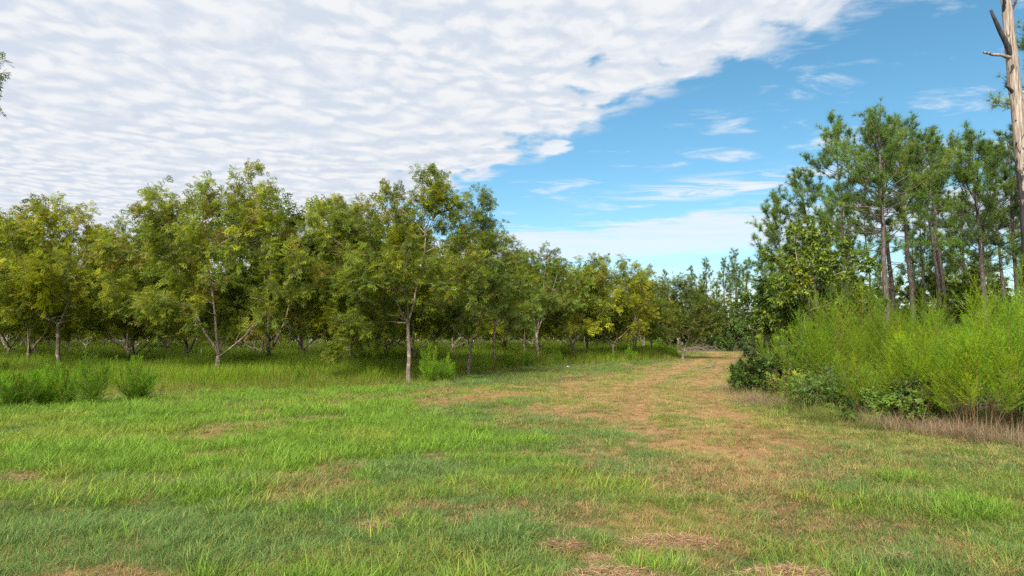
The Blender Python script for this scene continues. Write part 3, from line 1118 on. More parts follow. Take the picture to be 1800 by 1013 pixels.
islong = (~isdry) & (r.random(n) < lush * 0.6)
bare = isdry & (r.random(n) < 0.22 + 0.4 * sstep(n4, 0.5, 0.7))
cblue = np.array([0.125, 0.225, 0.052]); cmid = np.array([0.158, 0.240, 0.042]); cl = np.array([0.172, 0.292, 0.030]); cy = np.array([0.270, 0.300, 0.045])
cd1 = np.array([0.415, 0.275, 0.115]); cd2 = np.array([0.355, 0.215, 0.100]); cdy = np.array([0.390, 0.325, 0.095])
mixg = sstep(n6 + 0.7 * (n4 - 0.5) + 0.25 * (n5 - 0.5), 0.36, 0.64)[:, None]
col = cblue * (1 - mixg) + cmid * mixg
col = col * (1 - lush[:, None] * 0.7) + cl * lush[:, None] * 0.7
yl = 0.6 * sstep(n1 + 0.4 * (n4 - 0.5), 0.52, 0.72)[:, None]
col = np.where(islong[:, None], (cl * (0.75 + 0.5 * n4[:, None])) * (1 - yl) + cy * yl, col)
k = sstep(fbm(X, Y, 1.4, 55), 0.35, 0.65)[:, None]
dc = cd1 * k + cd2 * (1 - k)
kk = sstep(fbm(X, Y, 2.2, 57), 0.42, 0.62)[:, None]
dc = dc * (1 - 0.55 * kk) + cdy * 0.55 * kk
dc = dc * (1 - 0.55 * east[:, None]) + cdy * 0.55 * east[:, None]
dc = dc * (1 - np.array([0.42, 0.48, 0.48]) * rut[:, None])
col = np.where(isdry[:, None], dc, col)
col = col * r.uniform(0.75, 1.25, (n, 1))
idx = np.where(isdry, 7 + r.integers(0, 3, n), np.where(islong, 4 + r.integers(0, 3, n), r.integers(0, 4, n)))
size = S * r.uniform(0.75, 1.3, n) * np.where(islong, np.where(r.random(n) < 0.03 + 0.25 * sstep(n4, 0.58, 0.72), 1.5, 1.0), 1.0) * np.where(isdry, 0.85, 1.0)
size = size * np.where(Y > 30, 0.8, 1.0) * (0.62 + 0.8 * fbm(X, Y, 0.55, 123, 2)) * (1 - 0.35 * rut)
keep = ~bare
ext = []
for (bx_, by_, br_, bn_) in ((0.95, 4.86, 0.16, 26), (-0.2, 4.5, 0.3, 22), (-4.3, 7.1, 0.5, 60), (-3.6, 7.4, 0.45, 50), (-4.9, 7.7, 0.5, 46), (-2.9, 7.7, 0.4, 36), (-2.3, 6.6, 0.35, 26), (-1.5, 6.7, 0.3, 22),
                             (-5.3, 7.2, 0.4, 36), (1.62, 4.5, 0.14, 14), (-0.5, 7.6, 0.5, 30), (-0.9, 5.9, 0.3, 18), (-3.3, 9.4, 0.7, 50), (-2.2, 10.4, 0.7, 50), (-5.6, 10.5, 0.8, 60), (2.4, 4.6, 0.2, 12), (3.2, 7.0, 0.5, 22)):
    q = br_ * np.sqrt(r.random(bn_)); t_ = r.uniform(0, 6.283, bn_)
    ext.append(np.stack([bx_ + np.cos(t_) * q * 1.4, by_ + np.sin(t_) * q, r.uniform(0.9, 1.55, bn_)], 1))
ext = np.concatenate(ext)
X = np.concatenate([X, ext[:, 0]]); Y = np.concatenate([Y, ext[:, 1]]); size = np.concatenate([size, ext[:, 2]])
idx = np.concatenate([idx, 4 + r.integers(0, 3, len(ext))])
col = np.concatenate([col, np.where(r.random((len(ext), 1)) < 0.3, [cy], [cl]) * r.uniform(0.75, 1.2, (len(ext), 1))])
keep = np.concatenate([keep, np.ones(len(ext), bool)])
# collection children sort by name: turf_a0..a3, turf_b0..b2, turf_c0..c2
scatter('grass', np.stack([X, Y, height(X, Y) + 0.008], 1)[keep], size[keep], idx[keep], col[keep], SHORT + LONG + DRY,
        'mown field grass, green with tan dry patches, in front of the orchard')

# --- tall grass under the orchard
TALL = [tuft('tall_a%d' % i, 70 + i, 26, 0.35, 0.85, 0.16, 0.0085, 0.26, 0.12, segs=4) for i in range(4)]
X, Y, S = [], [], []
for dens, y0, y1, x0, x1, sc_, sd in ((60, 18, 27, -34, 0, 0.8, 11), (34, 27, 45, -50, 6, 0.95, 12), (10, 45, 80, -75, 18, 1.2, 13), (3.0, 80, 150, -140, 22, 1.7, 14)):
    nn_ = int(dens * (y1 - y0) * (x1 - x0))
    x, y = rnd_points(nn_, x0, x1, y0, y1, sd)
    X.append(x); Y.append(y); S.append(np.full(nn_, sc_))
X, Y, S = np.concatenate(X), np.concatenate(Y), np.concatenate(S)
od = orchard_d(X, Y) + 1.6 * (fbm(X, Y, 2.0, 15) - 0.5)
r = np.random.default_rng(5)
keep = (od > 0) & (r.random(len(X)) < 0.35 + 0.65 * sstep(od, 0.0, 2.5))
X, Y, S, od = X[keep], Y[keep], S[keep], od[keep]
n = len(X)
nz = fbm(X, Y, 3.5, 25)
ca = np.array([0.145, 0.210, 0.022]); cb = np.array([0.165, 0.270, 0.018]); cc = np.array([0.215, 0.215, 0.055])
m1 = sstep(nz, 0.38, 0.62)[:, None]
m2 = (sstep(1 - od / 3.0, 0.1, 0.9) * sstep(fbm(X, Y, 1.6, 29), 0.42, 0.62))[:, None]
col = (ca * (1 - m1) + cb * m1) * (1 - m2) + cc * m2
col *= r.uniform(0.8, 1.2, (n, 1))
size = S * (0.42 + 0.80 * sstep(od, 0.3, 4.0) * (0.35 + 1.2 * nz)) * r.uniform(0.75, 1.25, n)
scatter('tall_grass', np.stack([X, Y, height(X, Y)], 1), size, r.integers(0, 4, n), col, TALL, 'tall unmown grass growing under the orchard trees', tilt=0.08)

# --- dead wispy grass and weeds along the edge of the scrub
WISP = [tuft('wisp_a%d' % i, 90 + i, 34, 0.16, 0.50, 0.13, 0.0045, 0.6, 0.0, flat=0.12, segs=4) for i in range(3)]
X, Y = rnd_points(26000, 4.5, 20, 5, 34, 21)
sd_ = scrub_d(X, Y) + 1.2 * (fbm(X, Y, 1.5, 35) - 0.5)
r = np.random.default_rng(6)
near = np.exp(-((sd_ - 0.35) / 0.62) ** 2) * sstep(Y, 8, 10) * (1 - 0.6 * sstep(Y, 17, 22))
inside = 0.32 * sstep(sd_, 0.6, 1.5)
keep = r.random(len(X)) < np.maximum(near, inside) * 0.8
X, Y, sd_ = X[keep], Y[keep], sd_[keep]
n = len(X)
g = fbm(X, Y, 1.2, 45)
c1_ = np.array([0.290, 0.205, 0.120]); c2_ = np.array([0.165, 0.185, 0.040]); c3_ = np.array([0.105, 0.140, 0.030])
ml = sstep(g, 0.50, 0.62)[:, None]
col = c1_ * (1 - ml) + c2_ * ml
mi = sstep(sd_, 1.0, 1.8)[:, None]
col = (col * (1 - mi) + c3_ * mi) * r.uniform(0.8, 1.2, (n, 1))
scatter('dead_grass', np.stack([X, Y, height(X, Y)], 1), r.uniform(0.6, 1.15, n), r.integers(0, 3, n), col, WISP,
        'pinkish brown dead grass along the foot of the scrub', tilt=0.15)

# ------------------------------------------------------------------ orchard: the trees of the front edge, one by one
def put(o, x, y, label, cat='tree', group=None, rz=0.0, s=1.0, sz=None):
    place(o, x, y, rz, s, sz)
    tag(o, label, cat, group)
    return o


t = pecan('pecan_tree', 101, [(0, 0, 0), (0.04, 0, 0.6), (0.08, 0, 1.15)],
          [(-3.0, 0.6, 8.1), (-2.3, -0.9, 7.5), (-1.4, 1.0, 7.7), (-0.5, -0.6, 8.1), (0.85, 0.2, 8.9), (0.3, 1.6, 7.6), (2.3, -0.4, 7.9), (3.5, 0.6, 7.0),
           (-3.9, -1.2, 5.8), (3.9, -1.4, 5.2), (-4.6, 0.3, 3.9), (1.6, -2.2, 5.4), (-1.6, -2.4, 5.6)], nfill=9, leaves=9600, r0=0.125, fill_r=(2.4, 3.7))
put(t, -11.2, 26.0, 'broad olive pecan tree forking low above a short scaly pale trunk', group='front orchard trees', s=0.93)
t = pecan('pecan_tree', 102, [(0, 0, 0), (0.02, 0, 1.3), (-0.05, 0, 2.5)],
          [(-2.8, 0.5, 7.6), (-1.9, -0.8, 7.2), (-1.0, 0.6, 8.1), (0.45, -0.1, 8.9), (0.95, 0.5, 8.5), (1.5, -0.3, 8.2), (-3.5, -0.5, 6.4), (2.5, 0.6, 6.2),
           (-3.7, 0.3, 4.6), (2.9, -0.9, 4.6), (-2.7, -1.3, 1.0), (0.2, -2.3, 5.6), (-1.8, -2.2, 4.4)], nfill=9, leaves=9200, minz=0.35, r0=0.10, pal=PAL_OLIVE * [0.92, 0.96, 1.0])
put(t, -4.0, 26.6, 'dark olive pecan tree with straight knobbly trunk and one branch drooping to the grass', group='front orchard trees', s=0.93)
t = pecan('pecan_tree', 103, [(0, 0, 0), (-0.25, 0, 1.2), (-0.3, 0, 2.5)],
          [(-1.6, 0.2, 8.2), (-0.7, 0.4, 8.0), (-2.5, -0.3, 7.1), (0.6, 0.5, 7.4), (1.9, -0.3, 6.6), (-3.4, 0.2, 5.6), (2.6, 0.4, 5.0), (0.4, -1.9, 5.2), (-1.8, -1.8, 5.0)],
          nfill=10, leaves=8800, r0=0.105, pal=PAL_YELLOW)
put(t, -19.3, 29.5, 'yellowish pecan tree with curved trunk rising behind feathery green bushes', group='front orchard trees', s=0.93)
t = pecan('pecan_tree', 104, [(0, 0, 0), (0.0, 0, 0.9)],
          [(-1.6, 0.6, 7.4), (-0.6, -0.5, 8.3), (0.5, 0.4, 8.5), (1.6, -0.2, 8.0), (2.6, 0.4, 7.0), (-2.7, 0.0, 6.0), (3.1, -0.8, 5.2), (0.2, -1.9, 5.6)], nfill=9, leaves=8000, pal=PAL_OLIVE, r0=0.11)
put(t, -19.8, 36.0, 'pecan tree with dark forked trunk between two taller pecan trees', group='front orchard trees', s=0.93)
t = pecan('pecan_tree', 105, [(0, 0, 0), (0.1, 0, 1.7)],
          [(-0.5, 0.2, 8.8), (0.4, -0.2, 9.5), (0.9, 0.3, 9.0), (1.4, -0.3, 7.4), (-1.3, 0.4, 7.8), (1.9, 0.3, 6.2), (-2.0, -0.8, 5.6), (1.0, -1.7, 5.2), (2.3, 0.2, 4.8)],
          nfill=8, leaves=8000, pal=PAL_DARK, r0=0.10)
put(t, -2.1, 33.0, 'tall narrow dark green pecan tree with a spire of leaves on top', group='front orchard trees', s=0.93)
t = pecan('pecan_tree', 106, [(0, 0, 0), (-0.05, 0, 1.4), (0.02, 0, 3.0)],
          [(0.6, 0.2, 8.2), (-0.3, -0.3, 7.9), (1.6, 0.3, 7.4), (-1.4, 0.3, 6.6), (2.1, -0.5, 5.6), (-2.2, -0.3, 4.8), (1.8, -0.9, 3.4), (0.1, -1.9, 5.2)], nfill=8, leaves=8500, pal=PAL_OLIVE, r0=0.10)
put(t, -1.0, 39.5, 'slim pecan tree with pale straight trunk and low side branches', group='front orchard trees', s=0.93)
t = pecan('pecan_tree', 107, [(0, 0, 0), (-0.15, 0, 1.3), (-0.2, 0, 2.2)],
          [(0.6, 0.2, 8.0), (-0.4, 0.1, 7.3), (1.5, -0.2, 6.9), (-1.6, 0.4, 6.0), (2.4, 0.3, 5.6), (0.2, -1.6, 4.6)], nfill=8, leaves=7500, pal=PAL_DARK, r0=0.11)
put(t, 1.9, 47.5, 'dark pecan tree on a pale leaning pole-like trunk', group='front orchard trees')
t = pecan('pecan_tree', 108, [(0, 0, 0), (-0.1, 0, 0.8), (-0.12, 0, 1.4)],
          [(-2.2, 0.3, 6.9), (-1.2, -0.4, 7.4), (-0.3, 0.3, 8.2), (0.5, -0.3, 7.8), (1.6, 0.4, 7.6), (2.2, -0.2, 6.6), (-2.9, -0.5, 5.0), (2.8, 0.2, 4.8), (0.3, -1.9, 5.4)],
          nfill=7, leaves=7500, pal=PAL_YELLOW, r0=0.11)
put(t, 8.2, 55.0, 'yellow green vase-shaped pecan tree with spreading pale limbs beside the track', group='front orchard trees')
t = pecan('pecan_tree', 109, [(0, 0, 0), (0.05, 0, 1.3)],
          [(-1.0, 0.3, 6.2), (0.2, -0.2, 6.8), (1.3, 0.2, 6.0), (2.1, -0.4, 4.8), (-2.0, 0.2, 4.9), (0.6, -1.6, 4.2)], nfill=7, leaves=5000, pal=PAL_YELLOW, r0=0.10)
put(t, 13.4, 66.0, 'small pecan tree with yellow leaf sprays on its edge', group='front orchard trees')
t = pecan('pecan_tree', 110, [(0, 0, 0), (0.1, 0, 0.6)],
          [(-1.6, 0.3, 6.4), (-0.5, -0.3, 7.0), (0.6, 0.3, 7.1), (1.7, -0.2, 6.4), (2.7, 0.2, 5.0), (-2.4, -0.4, 4.8), (0.8, -1.9, 4.6)], nfill=10, leaves=7500, pal=PAL_DARK, r0=0.11)
put(t, 14.9, 60.0, 'dark low pecan tree with several leaning stems at the orchard corner', group='front orchard trees')
t = pecan('pecan_tree', 111, [(0, 0, 0), (0.1, 0, 1.4)],
          [(-1.6, 0.3, 8.4), (0.3, -0.2, 9.0), (3.45, 0.5, 10.5), (0.9, 0.6, 7.8), (-2.4, 0.2, 6.4), (0.8, -1.9, 6.6), (2.5, -1.6, 5.6), (3.0, 0.6, 6.0)], nfill=7, leaves=6500, pal=PAL_DARK, r0=0.12)
put(t, -20.3, 20.6, 'pecan tree at the field edge with one high twig reaching over the clearing', group='front orchard trees')

# rows behind: four forms, copied
VAR = []
for i in range(4):
    rg = np.random.default_rng(300 + i)
    nt_ = 8
    tips = []
    for k in range(nt_):
        a = k * 2 * np.pi / nt_ + rg.normal(0, 0.3)
        rr = rg.uniform(0.4, 2.8)
        tips.append((math.cos(a) * rr, math.sin(a) * rr, rg.uniform(6.4, 8.3) - 0.25 * rr))
    VAR.append(pecan('pecan_tree', 400 + i, [(0, 0, 0), (rg.normal(0, 0.12), rg.normal(0, 0.1), rg.uniform(0.9, 1.7))], tips, nfill=9, leaves=5000, parts=False,
                     pal=(PAL_OLIVE, PAL_YELLOW, PAL_DARK, PAL_OLIVE)[i], r0=0.10, tpl=T_PECAN_FAR, sec_step=0.5, fill_r=(2.0, 3.4)))
rg = np.random.default_rng(12)
used = [False] * 4
spots = []
for row in range(12):
    y = 33.5 + row * 8.2
    for c in range(-16, 10):
        x = -4.6 + c * 7.4 + (3.7 if row % 2 else 0) + rg.normal(0, 0.45)
        yy = y + rg.normal(0, 0.6)
        if abs(x) > 0.84 * yy + 3 or x > 0.62 * (yy - 47) + 6.0 or x > 17:
            continue
        if orchard_d(x, yy) < 4.0:
            continue
        if min(math.hypot(x - o.location.x, yy - o.location.y) for o in C.objects if o.name.startswith('pecan_tree') and o.parent is None and 'label' in o) < 3.6:
            continue
        spots.append((x, yy))
spots += [(-15.4, 32.6), (-7.6, 33.4), (-11.4, 37.5), (-23.8, 33.5), (4.9, 53.5), (1.0, 56.0), (-5.4, 37.0), (11.2, 61.5)]
rg.shuffle(spots)
for x, y in spots:
    v = rg.choice(4, p=[0.32, 0.26, 0.20, 0.22])
    if used[v]:
        o = copy_tree(VAR[v])
    else:
        o = VAR[v]; used[v] = True
    place(o, x, y, rg.uniform(0, 6.28), (q_ := rg.uniform(0.95, 1.13)) * 1.10, q_)
    tag(o, ('olive green', 'yellow green', 'dark green', 'olive green')[v] + ' pecan tree standing in the rows deeper inside the orchard', 'tree', ('olive', 'yellowish', 'dark', 'olive')[v] + ' pecan trees in the rows behind')

# ------------------------------------------------------------------ pine stand
NEAR_PINES = [
    # x, y, H, r0, crown0, reach, nb, seed, label, lean
    (22.2, 45.0, 16.4, 0.14, 10.2, 1.9, 34, 1, 'slender pine with a small rounded crown on a long bare stem', (-0.5, 0)),
    (20.9, 38.0, 14.3, 0.21, 6.2, 3.1, 58, 2, 'tallest thick-stemmed pine with wide spreading limbs', (-0.1, 0)),
    (24.4, 43.5, 15.3, 0.19, 8.4, 2.6, 44, 3, 'pine standing close behind the thick-stemmed one, leaning slightly', (-0.6, 0.4)),
    (23.6, 40.0, 14.2, 0.18, 8.0, 2.8, 46, 4, 'pine with a stout grey trunk and a drooping lower limb', (-0.6, 0)),
    (28.6, 45.0, 15.2, 0.15, 10.0, 2.4, 40, 5, 'thin pine, one of a close pair with crossing crowns', (-0.7, 0)),
    (29.4, 46.5, 14.8, 0.15, 9.4, 2.2, 36, 6, 'thin pine of the close pair, slightly shorter one', (-1.2, 0)),
    (25.0, 36.0, 12.2, 0.17, 5.2, 2.8, 52, 7, 'bushy pine with open whorled limbs beside the dead snag', (-0.3, 0)),
    (21.7, 48.0, 13.4, 0.13, 6.2, 2.4, 44, 8, 'pine with a lopsided crown over the broadleaf tree', (-1.2, 0)),
    (19.9, 49.0, 11.8, 0.12, 4.2, 2.2, 42, 9, 'shorter pine at the outer edge of the stand', (-0.9, 0)),
    (27.0, 51.0, 12.0, 0.10, 7.0, 1.7, 28, 10, 'thin young pine with sparse crown among thicker stems', (-0.4, 0)),
    (33.2, 46.0, 14.6, 0.15, 7.4, 2.5, 42, 12, 'pine with full crown half hidden behind the dead snag', (-0.4, 0)),
    (28.3, 38.0, 12.8, 0.15, 5.4, 2.5, 46, 13, 'mid-height bushy pine close by the dead snag', (-0.2, 0)),
    (25.0, 28.5, 17.0, 0.22, 9.0, 3.0, 50, 11, 'tall pine whose needles show behind the dead snag', (0, 0)),
]
for (x, y, H, r0, c0, rc, nb, sd, lab, ln) in NEAR_PINES:
    p = pine('pine_tree', 500 + sd, H, r0 * 0.85, c0, rc * 1.4, nb, ln, tufts=1180, dense=1.5)
    put(p, x, y, lab, group='pines of the stand')
PV = [pine('pine_tree', 600 + i, (14.5, 13.0, 15.5, 11.5)[i], (0.15, 0.13, 0.17, 0.12)[i], (6.5, 6.0, 8.0, 3.5)[i], (2.3, 2.0, 2.2, 2.2)[i], 36, (0.3 * i - 0.5, 0), tufts=420, tufts_scale=1.25)
      for i in range(4)]
rg = np.random.default_rng(77)
used = [False] * 4
bp = []
while len(bp) < 46:
    y = rg.uniform(50, 98)
    x = rg.uniform(np.interp(y, SC_Y, SC_X) + 3.0, 0.95 * y)
    if all(math.hypot(x - a, y - b) > 2.6 for a, b in bp):
        bp.append((x, y))
for (x, y) in bp:
    v = rg.choice(4)
    if used[v]:
        o = copy_tree(PV[v])
    else:
        o = PV[v]; used[v] = True
    place(o, x, y, rg.uniform(0, 6.28), rg.uniform(0.8, 1.08))
    tag(o, 'pine tree deeper in the stand behind the taller front pines', 'tree', 'pines deeper in the stand')
UT = [pecan('understory_tree', 230 + i, [(0, 0, 0), (0.1, 0, 1.2)], [(-1.4, 0, 5.4), (-0.4, .4, 6.6), (0.6, 0, 7.0), (1.5, -.3, 6.0), (-1.9, 0, 3.8), (2.0, 0, 4.0), (0, -1.5, 4.4)], nfill=9, leaves=2600, minz=0.3,
            pal=PAL_BROAD, tpl=T_BROAD, tscale=1.35, mat=M_BROAD, parts=False, sec_step=0.5, r0=0.10, fill_z=(1.0, 4.0), fill_r=(1.2, 2.2), sec_len=1.0) for i in range(2)]
us = [False, False]
for i, (x, y, s) in enumerate(((22.5, 58, 0.95), (27.5, 60, 1.1), (31.5, 57, 0.9), (35.5, 58, 1.05), (39.5, 60, 1.0), (25.2, 66, 1.0), (33.5, 68, 1.2), (42.5, 68, 1.2), (47.5, 66, 1.1), (29.5, 74, 1.2), (38.0, 78, 1.3), (46.0, 80, 1.3), (34.5, 88, 1.2), (42, 92, 1.4), (52, 84, 1.3), (18.6, 46.5, 0.72), (25.5, 110, 1.15), (30.0, 113, 1.2), (34.8, 108, 1.15), (38.5, 106, 1.2), (43.0, 104, 1.2), (20.8, 40.5, 0.7), (27.4, 41.5, 0.75), (31.0, 45, 0.9))):
    o = UT[i % 2] if not us[i % 2] else copy_tree(UT[i % 2])
    us[i % 2] = True
    put(o, x, y, 'leafy green understory tree among or beside the pine trunks', 'tree', 'understory trees among the pines', rz=i * 1.7, s=s)
for (x, y, s) in ((41.5, 108, 1.1), (38.5, 112, 1.0), (36.0, 116, 0.98), (33.5, 112, 0.86), (39.8, 120, 1.05), (43.5, 118, 1.15), (31.0, 118, 0.88), (46.0, 112, 1.1), (35.0, 124, 1.0), (42, 126, 1.05), (27.5, 122, 0.85)):
    o = copy_tree(PV[int(rg.integers(0, 4))])
    place(o, x, y, rg.uniform(0, 6.28), s * rg.uniform(1.02, 1.15))
    tag(o, 'far pine tree beyond the bend of the track', 'tree', 'far pines beyond the bend')

# ------------------------------------------------------------------ dead snag
def snag():
    rng = np.random.default_rng(31)
    root = bpy.data.objects.new('dead_pine_snag', None)
    C.objects.link(root)
    m = bpy.data.materials.new('weathered_charred_wood')
    m.use_nodes = True
    t = NT(m.node_tree)
    tcn = t.n('ShaderNodeTexCoord')
    mp = t.n('ShaderNodeMapping'); mp.inputs['Scale'].default_value = (1, 1, 0.06)
    t.l(tcn.outputs['Object'], mp.inputs[0])
    grain = t.n('ShaderNodeTexNoise', i_Scale=26.0, i_Detail=6.0, i_Roughness=0.7)
    t.l(mp.outputs[0], grain.inputs['Vector'])
    col = t.mix(t.smooth(grain.outputs[0], 0.34, 0.66), (0.13, 0.095, 0.07), (0.43, 0.355, 0.285))
    crk = t.n('ShaderNodeTexVoronoi', feature='DISTANCE_TO_EDGE', i_Scale=9.0)
    t.l(mp.outputs[0], crk.inputs['Vector'])
    col = t.mix(t.smooth(crk.outputs['Distance'], 0.035, 0.0), col, (0.05, 0.038, 0.03))
    mp2 = t.n('ShaderNodeMapping'); mp2.inputs['Scale'].default_value = (1, 1, 0.45)
    t.l(tcn.outputs['Object'], mp2.inputs[0])
    ch = t.n('ShaderNodeTexNoise', i_Scale=3.6, i_Detail=5.0, i_Roughness=0.6)
    t.l(mp2.outputs[0], ch.inputs['Vector'])
    at = t.n('ShaderNodeAttribute', attribute_name='tint')
    sepc = t.n('ShaderNodeSeparateColor')
    t.l(at.outputs['Color'], sepc.inputs[0])
    burn = t.smooth(t.math('ADD', ch.outputs[0], t.math('MULTIPLY', t.math('SUBTRACT', sepc.outputs[0], 0.5), 0.9)), 0.52, 0.56)
    plate = t.n('ShaderNodeTexVoronoi', i_Scale=14.0)
    t.l(mp2.outputs[0], plate.inputs['Vector'])
    bc = t.mix(plate.outputs['Distance'], (0.012, 0.011, 0.011), (0.06, 0.055, 0.05))
    col2 = t.mix(burn, col, bc)
    pb = t.n('ShaderNodeBsdfPrincipled'); pb.inputs['Roughness'].default_value = 0.75
    pb.inputs['Specular IOR Level'].default_value = 0.25
    t.l(col2, pb.inputs['Base Color'])
    bp_ = t.n('ShaderNodeBump'); bp_.inputs['Strength'].default_value = 0.7; bp_.inputs['Distance'].default_value = 0.015
    t.l(t.math('ADD', grain.outputs[0], t.math('MULTIPLY', burn, 1.2)), bp_.inputs['Height'])
    t.l(bp_.outputs[0], pb.inputs['Normal'])
    o = t.n('ShaderNodeOutputMaterial'); t.l(pb.outputs[0], o.inputs[0])

    z = np.array([-0.2, 0.4, 1.5, 3, 4.6, 5.6, 6.8, 7.8, 8.8, 9.4, 10.0, 10.4, 11.0, 11.4, 11.8, 12.4, 13.0, 13.6])
    x = np.interp(z, [0, 4.6, 8, 11.9, 13.6], [0.10, 0.06, -0.06, -0.22, -0.30]) + rng.normal(0, 0.012, len(z))
    rad = np.interp(z, [-0.2, 0.6, 4.6, 8, 11.5, 13.6], [0.30, 0.24, 0.20, 0.175, 0.14, 0.10])
    for zk in (9.1, 10.3, 11.5):
        rad = rad * (1 + 0.08 * np.exp(-((z - zk) / 0.2) ** 2))
    tr = MB()
    tube(tr, np.stack([x, rng.normal(0, 0.012, len(z)), z], 1), rad, 14, wob=0.07, rng=rng)
    # burn strength rises on the lower trunk
    V = tr.V[0]
    tr.K[0] = np.repeat((np.interp(V[:, 2], [0, 4.5, 6.6, 7.6, 8.6], [0.72, 0.70, 0.60, 0.36, 0.10]) + 0.12 * (V[:, 0] > 0.1))[:, None], 3, 1)
    tr.build('trunk', m, root, True)

    def stub(p, q, r1, r2, burn):
        mb = MB()
        pts = wander(np.linspace(p, q, 7), 0.035, rng)
        tube(mb, pts, np.linspace(r1, r2, 7), 7, tint=(burn,) * 3, wob=0.25, rng=rng)
        mb.build('branch_stub', m, root, True)
    stub((-0.22, -0.05, 10.15), (-1.15, -0.25, 10.22), 0.055, 0.036, 0.45)
    stub((-0.24, -0.05, 10.2), (-0.92, -0.3, 11.5), 0.085, 0.042, 0.74)
    stub((-0.26, 0.0, 11.45), (-0.44, -0.22, 11.95), 0.06, 0.035, 0.8)
    stub((-0.16, 0.0, 11.5), (0.24, 0.1, 12.15), 0.06, 0.035, 0.6)
    stub((-0.14, 0.0, 8.95), (-0.50, -0.15, 9.25), 0.055, 0.03, 0.72)
    stub((0.0, 0.0, 8.95), (0.5, 0.1, 9.4), 0.05, 0.02, 0.6)
    stub((-0.20, -0.1, 9.9), (-0.28, -0.2, 9.72), 0.035, 0.02, 0.8)
    stub((-0.12, -0.05, 8.15), (-0.24, -0.12, 8.2), 0.03, 0.016, 0.9)
    stub((-0.10, -0.05, 7.5), (-0.24, -0.1, 7.55), 0.03, 0.016, 0.9)
    return root


put(snag(), 15.22, 20.0, 'bare dead pine snag, pale wood charred black lower down, with broken stubs', 'dead tree')

# ------------------------------------------------------------------ broadleaf trees at the edge of the pines
t = pecan('broadleaf_tree', 201, [(0, 0, 0), (0.1, 0, 1.3)],
          [(-1.3, 0.1, 5.6), (-0.5, -0.4, 6.5), (0.4, 0.3, 7.0), (1.2, -0.2, 6.7), (2.0, 0.3, 6.0), (2.8, -0.3, 5.2), (-1.6, -0.4, 4.2), (0.6, -1.6, 5.0), (-0.6, -1.5, 3.6), (1.6, -1.4, 4.0)],
          nfill=9, leaves=4600, pal=PAL_BROAD * [1.45, 1.3, 1.0], tpl=T_BROAD, mat=M_BROAD, r0=0.13, fill_r=(1.3, 2.3), fill_z=(1.2, 3.8), sec_len=0.8)
put(t, 13.3, 31.0, 'leafy broadleaf tree with yellow green sprays at the corner of the pines')
t = pecan('broadleaf_tree', 202, [(0, 0, 0), (0.1, 0, 0.8)],
          [(-1.0, 0.1, 3.6), (-0.2, -0.4, 4.5), (0.7, 0.3, 4.9), (1.4, -0.2, 4.4), (-1.6, -0.4, 2.4), (0.4, -1.4, 3.0), (1.8, 0, 3.2)],
          nfill=9, leaves=3600, pal=PAL_BROAD * [0.72, 0.78, 0.9], tpl=T_BROAD, mat=M_BROAD, r0=0.10, fill_r=(0.9, 1.8), fill_z=(0.7, 2.6), sec_len=0.75)
put(t, 12.5, 33.5, 'low dark broadleaf tree leafed down to the ground by the track')
for i, (x, y, s, lab) in enumerate(((28.0, 106, 1.15, 'dark round broadleaf tree across the track beyond the orchard corner'), (24.0, 114, 1.25, 'dark broadleaf tree behind the orchard corner, half hidden'),
                                    (33.5, 104, 0.9, 'small leafy tree at the foot of the far pines'))):
    o = pecan('broadleaf_tree', 210 + i, [(0, 0, 0), (0.1, 0, 1.2)], [(-2, 0, 6.4), (-0.8, .4, 7.6), (0.6, 0, 8.0), (1.9, -.3, 7.0), (-2.8, 0, 4.6), (3.0, 0, 4.8), (0, -2, 5.0)], nfill=10, leaves=2600,
              pal=PAL_DARK * [0.85, 0.95, 1], tpl=T_BROAD, tscale=1.5, mat=M_BROAD, parts=False, sec_step=0.5, r0=0.17, fill_z=(0.9, 4.5))
    put(o, x, y, lab, s=s)

# ------------------------------------------------------------------ dog fennel clumps
GF = 'dog fennel clumps along the pine edge'
FL = [
    # x, y, h, stems, spread, start, lime, seed, label
    (8.15, 21.4, 1.95, 16, 0.60, 0.28, 0.95, 1, 'small rounded bright green feathery fennel clump above dark brambles'),
    (8.35, 18.2, 2.95, 24, 1.15, 0.34, 0.98, 2, 'tall feathery fennel clump on single brown stalk cluster next to the brambles'),
    (10.3, 20.4, 3.35, 22, 1.15, 0.46, 0.70, 3, 'feathery fennel clump with dense reddish brown bare stalks'),
    (7.65, 14.5, 2.0, 14, 0.75, 0.32, 1.1, 4, 'lone lime green fennel plume in front of the other clumps'),
    (9.55, 17.0, 2.9, 24, 1.15, 0.38, 0.72, 5, 'broad lime green fennel clump in the middle of the thicket'),
    (8.55, 13.7, 2.25, 22, 0.95, 0.46, 1.12, 6, 'bright yellow green fennel clump with dark lower stalks'),
    (8.25, 12.3, 1.60, 18, 0.62, 0.50, 0.98, 7, 'nearer fennel clump on a row of upright brown stalks'),
    (9.25, 12.7, 2.6, 26, 1.05, 0.50, 1.12, 8, 'brightest tall fennel clump at the end of the stalk row'),
    (11.5, 15.6, 3.35, 24, 1.10, 0.34, 0.85, 9, 'tall green fennel clump at the foot of the dead snag'),
    (10.6, 13.4, 1.45, 14, 0.70, 0.40, 0.95, 10, 'fennel clump beside the brush pile'),
    (12.3, 23.0, 3.15, 20, 1.25, 0.36, 0.68, 11, 'fennel clump behind the reddish stalked one'),
    (14.4, 23.8, 3.35, 22, 1.2, 0.36, 0.85, 12, 'tall fennel clump in front of the pine trunks'),
    (13.5, 20.4, 2.6, 20, 1.05, 0.36, 0.85, 14, 'fennel clump between the snag and the back of the thicket'),
]
